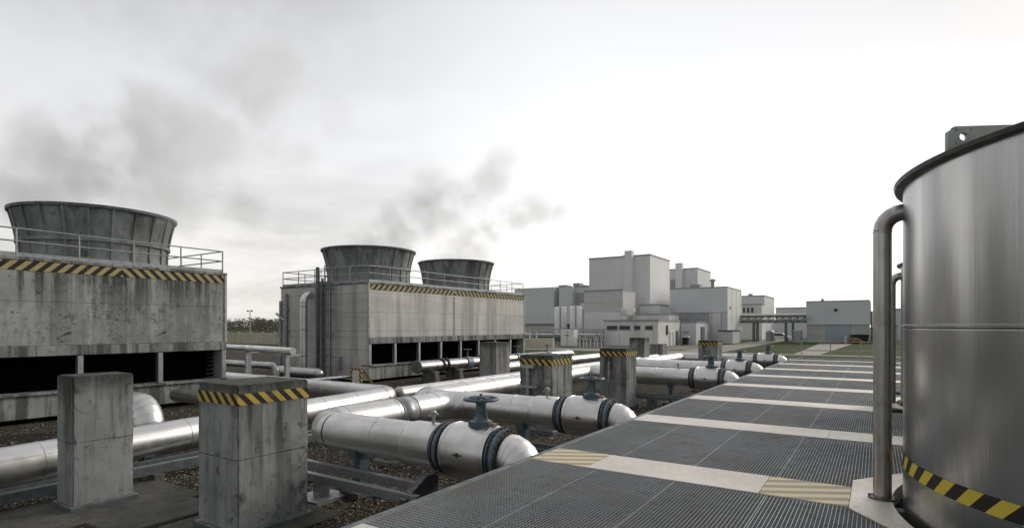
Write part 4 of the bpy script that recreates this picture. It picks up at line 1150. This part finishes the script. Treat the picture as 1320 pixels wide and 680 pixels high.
# bin near the hut
c = thing('parked_car', 'small white car parked far off beyond the pipe bridge', 'car', (-15.8, 121, 0))
MB().prism([(-17.9, .3), (-13.8, .3), (-13.75, .75), (-14.6, .9), (-15.3, 1.4), (-17.0, 1.42), (-17.85, .95)], 120.2, 121.9, 'y').build('body', 'white', c, .06)
MB().prism([(-14.75, .93), (-15.36, 1.34), (-16.9, 1.36), (-17.5, .97)], 120.17, 120.199, 'y').build('window', 'glass', c)
for xx in (-17.0, -14.6):
    for yy in (120.15, 121.7): MB().tube([(xx, yy, .32), (xx, yy+.22, .32)], .32, 18).build('wheel', 'black', c)
c = thing('wheeled_bin', 'dark wheeled bin with white lid outside the flat hut', 'bin', (-23.6, 83.6, 0))
MB().prism([(-23.95, .12), (-23.25, .12), (-23.15, 1.1), (-24.05, 1.1)], 83.2, 84.0, 'y').build('body', 'black', c); MB().box(-24.1, -23.1, 83.15, 84.05, 1.103, 1.3).build('lid', 'white', c, .04)
for x in (-23.9, -23.3): MB().tube([(x, 83.25, .13), (x, 83.45, .13)], .13, 12).build('wheel', 'black', c)

# containment wall, stubs and cabinet left of the shed
tag(MB().box(-46.5, -34.4, 62.5, 62.9, 0, 1.25).box(-46.5, -46.1, 62.9, 70, 0, 1.25).build('containment_wall', 'cream', None, .02, origin=(-40, 62.7, 0)), 'low pale containment wall in front of the silos', 'wall')
for i in range(9):
    x = -46+i*1.0
    m = MB().tube([(x, 64.5, 0), (x, 64.5, 1.55), (x+.35, 64.1, 1.95)], .09, 10)
    tag(m.build('vent_pipe', 'white', None, origin=(x, 64.5, 0)), 'small bent white vent pipe in the row behind the containment wall', 'vent pipe', 'row of white vent pipes')
c = thing('control_cabinet', 'white control cabinet between the silos and the windowed shed', 'cabinet', (-34.6, 68, 0))
MB().box(-35.9, -33.9, 67.4, 68.6, .1, 2.3).build('body', 'white', c, .02); MB().box(-36.0, -33.8, 67.3, 68.7, 0, .098).build('base', 'galv_dark', c)
MB().box(-35.2, -34.6, 67.36, 67.398, 1.5, 1.62).build('nameplate', 'galv_dark', c); MB().box(-34.9, -34.88, 67.36, 67.398, .15, 2.25).build('door_gap', 'galv_dark', c)
rk = thing('pipe_rack', 'long low pipe rack of thin steel posts in front of the silos', 'pipe rack', (-38, 72, 0))
for y in (71, 73): MB().box(-50, -31.8, y-.08, y+.08, 2.25, 2.42).build('beam', 'galv', rk)
for x in (-49.5, -46, -42.5, -39, -35.5, -32.2):
    for y in (71, 73): MB().box(x-.08, x+.08, y-.08, y+.08, 0, 2.25).build('post', 'galv', rk)
for y, z, mt in ((71.4, 1.6, 'jacket'), (72, 1.6, 'white'), (72.5, 1.2, 'galv_dark'), (71.6, 1.0, 'bluegrey'), (72.2, .7, 'galv_dark')): MB().tube([(-50, y, z), (-31.8, y, z)], .13, 10).build('pipe', mt, rk)
for i in range(8):
    x = -33.4+i*.52
    t = thing('hand_valve', 'small white valve with wheel in the row beside the windowed shed', 'valve', (x, 67+.1*(i % 3), 0), 'row of small white valves')
    yy = 67+.1*(i % 3); z = .95+.12*(i % 2)
    if i > 3: x0 = x; 
    MB().tube([(x, yy, 0), (x, yy, z)], .07, 10).build('stub', 'white', t)
    MB().torus((x, yy, z+.15), .19, .04, 'y', 18, 8).tube([(x, yy, z), (x, yy, z+.15)], .035, 8).build('handwheel', 'white', t)

# left background: noise wall, light mast, wood
nw = thing('boundary_wall', 'long cream panel boundary wall seen between the towers', 'wall', (-80, 52, 0))
for i in range(16):
    x = -112+i*3.2
    MB().box(x+.06, x+3.14, 51.95, 52.05, 0, 1.78).build('panel', 'cream', nw); MB().box(x-.07, x+.055, 51.88, 52.12, 0, 1.85).build('post', 'render_wall', nw)
lm = thing('light_mast', 'thin light mast with crossarm in front of the distant wood', 'light mast', (-138, 86, 0))
MB().tube([(-138, 86, 0), (-138, 86, 6.6)], [.16, .09], 10).build('pole', 'rail', lm); MB().box(-139.2, -136.8, 85.9, 86.1, 6.6, 6.75).build('crossarm', 'rail', lm)
for x in (-139.0, -137.3): MB().box(x, x+.5, 85.7, 86.0, 6.76, 7.0).build('lamp', 'galv_dark', lm)
m = MB(); rnd = random.Random(4)
for i in range(1100):
    s_ = rnd.random(); x = -300+220*s_; y = 105+75*rnd.random()+60*s_
    H = rnd.uniform(4.6, 6.2)*(1+.12*math.sin(x*.2)); w = rnd.uniform(1.2, 2.6)
    for k in range(60):
        a = rnd.random()*6.28; rr = w*math.sqrt(rnd.random()); z = H*(.12+.88*rnd.random()**.8); rr *= (1.05-.6*(z/H)**2)
        px, py = x+math.cos(a)*rr, y+math.sin(a)*rr; q = rnd.uniform(.12, .34)
        d1_ = Vector((rnd.gauss(0,1), rnd.gauss(0,1), rnd.gauss(0,1))).normalized()*q; d2_ = Vector((rnd.gauss(0,1), rnd.gauss(0,1), rnd.gauss(0,1))).normalized()*q
        c_ = Vector((px, py, z)); m.quad(tuple(c_-d1_), tuple(c_+d2_), tuple(c_+d1_), tuple(c_-d2_))
tag(m.build('distant_wood', 'wood', fix=False), 'far off dark wood along the horizon between the towers', 'wood', kind='stuff')

# ---------------------------------------------------------------- steam plumes
def plume(label, blobs, dens, warp, nscale, seed, step):
    """blobs: (centre, radius, strength)"""
    bm = bmesh.new()
    for c_, r, s_ in blobs:
        bmesh.ops.create_icosphere(bm, subdivisions=3, radius=r*1.0, matrix=Matrix.Translation(c_))
    me = bpy.data.meshes.new('tmp'); bm.to_mesh(me); bm.free()
    o = bpy.data.objects.new('steam_plume', me); col.objects.link(o)
    md = o.modifiers.new('r', 'REMESH'); md.mode = 'VOXEL'; md.voxel_size = .3
    dg = bpy.context.evaluated_depsgraph_get(); me2 = bpy.data.meshes.new_from_object(o.evaluated_get(dg))
    o.modifiers.clear(); o.data = me2; bpy.data.meshes.remove(me)
    org = Vector(blobs[0][0])
    me2.transform(Matrix.Translation(-org)); o.location = org
    t = NT('steam'); p = t.pos
    nz = t.n('ShaderNodeTexNoise'); t.put(nz.inputs['Vector'], t.vadd(p, (seed, seed*2, 0))); nz.inputs['Scale'].default_value = nscale*.6; nz.inputs['Detail'].default_value = 4
    wv = t.n('ShaderNodeVectorMath', operation='SUBTRACT'); t.put(wv.inputs[0], nz.outputs['Color']); wv.inputs[1].default_value = (.5, .5, .5)
    pw = t.vadd(p, t.vmul(wv.outputs[0], (warp, warp, warp)))
    tot = None
    for c_, r, s_ in blobs:
        dn = t.n('ShaderNodeVectorMath', operation='DISTANCE'); t.put(dn.inputs[0], pw); dn.inputs[1].default_value = c_
        f = t.rng(dn.outputs['Value'], r*.92, r*.15, 0., s_)
        tot = f if tot is None else t.math('MAXIMUM', tot, f)
    edge = None
    for c_, r, s_ in blobs:   # always fade out before the hull itself
        dn = t.n('ShaderNodeVectorMath', operation='DISTANCE'); t.put(dn.inputs[0], p); dn.inputs[1].default_value = c_
        f = t.rng(dn.outputs['Value'], r*.98, r*.7)
        edge = f if edge is None else t.math('MAXIMUM', edge, f)
    n2 = t.noise(t.vadd(p, (seed*3, 1, 2)), nscale, 6, .62)
    d = t.math('MULTIPLY', t.math('MULTIPLY', tot, edge), t.rng(n2, .40, .57, .05, 1.))
    d = t.math('MULTIPLY', d, dens)
    pv = t.n('ShaderNodeVolumePrincipled'); pv.inputs['Color'].default_value = (.985, .99, .998, 1); t.put(pv.inputs['Density'], d)
    pv.inputs['Anisotropy'].default_value = .45
    t.t.links.new(pv.outputs[0], t.out.inputs['Volume'])
    t.m.cycles.volume_step_rate = step
    me2.materials.clear(); me2.materials.append(t.m)
    return tag(o, label, 'steam', 'steam plumes over the fan stacks')
FW = Vector((-math.sin(YAW), math.cos(YAW), 0)); RT = Vector((math.cos(YAW), math.sin(YAW), 0)); CAM = Vector((0, 0, 2.8))
def S(bx, by, br, d, s_=1.): 
    """drift offset right / up in metres around a plume foot"""
    return None
# plume one: foot over the left stack, leaning to the right with the wind
f1 = Vector((-24.35, 8.62, 6.8))
pl = []
for dr, du, df, r, s_ in ((-1.5,.5,0,2.2,1.),(0,.4,0,2.3,1.),(1.2,.6,0,2.2,.9),(-.6,2.0,0,2.5,1.),(1.4,2.0,.3,2.6,1.),(-2.4,1.0,0,1.8,.8),(2.6,3.4,.3,2.6,.95),(1.0,3.8,.3,2.1,.9),(4.2,3.4,.6,2.4,.85),(5.6,4.6,.8,2.2,.75),(6.6,5.6,1,2.0,.6),(3.6,1.2,.6,2.6,.7),(4.9,.6,.8,2.0,.8),(6.6,2.6,1.2,2.3,.4),(8.2,4.2,1.2,1.8,.25)):
    pl.append((tuple(f1+RT*dr+Vector((0,0,du))+FW*df), r, s_))
plume('wide soft grey steam plume rising from the left tower', pl, 1.0, 2.3, .36, 3.1, 3.)
f2 = Vector((-24.5, 22.6, 7.1)); pl = []
for dr, du, df, r, s_ in ((.2,.5,0,2.3,.8),(1.6,1.2,0,2.5,.9),(3.0,2.4,.2,2.6,1.),(4.5,2.9,.4,2.4,.9),(5.9,3.3,.6,2.0,.7),(6.9,4.4,.8,1.9,.75),(7.7,5.6,1,1.6,.6),(3.4,4.0,.3,1.9,.6)):
    pl.append((tuple(f2+RT*dr+Vector((0,0,du))+FW*df), r, s_))
plume('ragged grey steam plume rising from the nearer stack of the paler tower', pl, .95, 2.3, .40, 7.7, 3.)
f3 = Vector((-24.4, 30.1, 7.15)); pl = []
for dr, du, df, r, s_ in ((.2,.4,0,2.2,.7),(1.4,1.2,0,2.1,.8),(2.8,2.2,.2,2.1,.85),(4.2,3.2,.4,2.0,.8),(5.7,4.0,.6,1.8,.7),(7.2,3.8,.8,1.5,.5)):
    pl.append((tuple(f3+RT*dr+Vector((0,0,du))+FW*df), r, s_))
plume('thin grey steam wisp rising from the farther stack of the paler tower', pl, .9, 2.2, .44, 12.3, 3.)

# ---------------------------------------------------------------- sky, sun, camera
AZ, EL = 24.0, 24.0      # sun azimuth from +Y (clockwise positive) and elevation, degrees
sund = Vector((math.sin(R(AZ))*math.cos(R(EL)), math.cos(R(AZ))*math.cos(R(EL)), math.sin(R(EL))))
w = bpy.data.worlds.new('World'); scene.world = w; w.use_nodes = True
nt = w.node_tree; nt.nodes.clear()
T = NT.__new__(NT); T.t = nt; T._pos = None
out = nt.nodes.new('ShaderNodeOutputWorld')
sky = nt.nodes.new('ShaderNodeTexSky'); sky.sky_type = 'NISHITA'; sky.sun_disc = False; sky.sun_elevation = R(EL); sky.sun_rotation = R(AZ); sky.dust_density = 3
bg = nt.nodes.new('ShaderNodeBackground'); nt.links.new(sky.outputs[0], bg.inputs[0]); bg.inputs[1].default_value = .06
dirv = nt.nodes.new('ShaderNodeTexCoord').outputs['Generated']
nrm = T.n('ShaderNodeVectorMath', operation='NORMALIZE'); T.put(nrm.inputs[0], dirv); dv = nrm.outputs[0]
gl = R(-18); cs = T.dot(dv, (math.sin(gl)*.97, math.cos(gl)*.97, .243)); x, y, z = T.xyz(dv)
glow = T.math('POWER', T.math('MULTIPLY', T.math('ADD', cs, 1.), .5), 9.0)
base = T.math('ADD', T.math('ADD', T.rng(cs, -.5, .35, .43, .66), T.math('MULTIPLY', glow, .30)), T.rng(z, .06, .56, .24, 0.))
# cloud deck: project onto a plane overhead
zz = T.math('ADD', T.math('MAXIMUM', z, 0.), .22)
cv = T.n('ShaderNodeCombineXYZ'); T.put(cv.inputs[0], T.math('DIVIDE', x, zz)); T.put(cv.inputs[1], T.math('DIVIDE', y, zz))
n1 = T.noise(T.vadd(cv.outputs[0], (3.2, 1.4, 0)), .75, 6, .55, .3); n2 = T.noise(T.vmul(cv.outputs[0], (.5, 1.2, 1)), 1.1, 5, .55)
n = T.math('ADD', T.math('MULTIPLY', n1, .7), T.math('MULTIPLY', n2, .3))
cl = T.rng(n, .40, .60, .0, 1.)
away = T.rng(glow, .3, .9, 1., .15)
sv_ = T.n('ShaderNodeCombineXYZ'); T.put(sv_.inputs[0], T.math('MULTIPLY', x, 2.2)); T.put(sv_.inputs[1], T.math('MULTIPLY', y, 2.2)); T.put(sv_.inputs[2], T.math('MULTIPLY', z, 16.))
band = T.math('MULTIPLY', T.rng(T.noise(sv_.outputs[0], 1.3, 5, .55), .46, .66), T.rng(z, .16, .36, .11, 0.))
base = T.math('MULTIPLY', base, T.math('SUBTRACT', 1., band))
lum = T.math('MULTIPLY', base, T.math('SUBTRACT', 1.06, T.math('MULTIPLY', T.math('MULTIPLY', cl, away), .32)))
warm = T.rng(z, .0, .34, 1., 0.)
tint = T.mix(warm, (.98, .985, 1.0), (1.0, .968, .925))
colr = T.mix(1., tint, lum, 'MULTIPLY')
sc = T.n('ShaderNodeVectorMath', operation='SCALE'); T.put(sc.inputs[0], tint); T.put(sc.inputs['Scale'], lum)
bg2 = nt.nodes.new('ShaderNodeBackground'); nt.links.new(sc.outputs[0], bg2.inputs[0]); bg2.inputs[1].default_value = 1.08
add = nt.nodes.new('ShaderNodeMixShader'); add.inputs[0].default_value = .88; nt.links.new(bg.outputs[0], add.inputs[1]); nt.links.new(bg2.outputs[0], add.inputs[2])
nt.links.new(add.outputs[0], out.inputs['Surface'])

sl_ = bpy.data.lights.new('sun', 'SUN'); sl_.energy = 1.7; sl_.angle = R(14); sl_.color = (1., .93, .83)
so = bpy.data.objects.new('sun', sl_); col.objects.link(so)
so.rotation_euler = (-sund).to_track_quat('-Z', 'Y').to_euler()

cam = bpy.data.cameras.new('camera'); co = bpy.data.objects.new('camera', cam); col.objects.link(co)
co.location = CAM; co.rotation_euler = (R(90), 0, YAW)
cam.sensor_width = 36; cam.lens = 722/1320*36; cam.shift_y = 80/1320; cam.clip_start = .05; cam.clip_end = 4000
scene.camera = co
scene.view_settings.view_transform = 'Standard'; scene.view_settings.look = 'None'; scene.view_settings.exposure = 0
scene.cycles.use_denoising = True
scene.cycles.max_bounces = 8; scene.cycles.volume_bounces = 3; scene.cycles.volume_max_steps = 128
scene.cycles.sample_clamp_indirect = 8
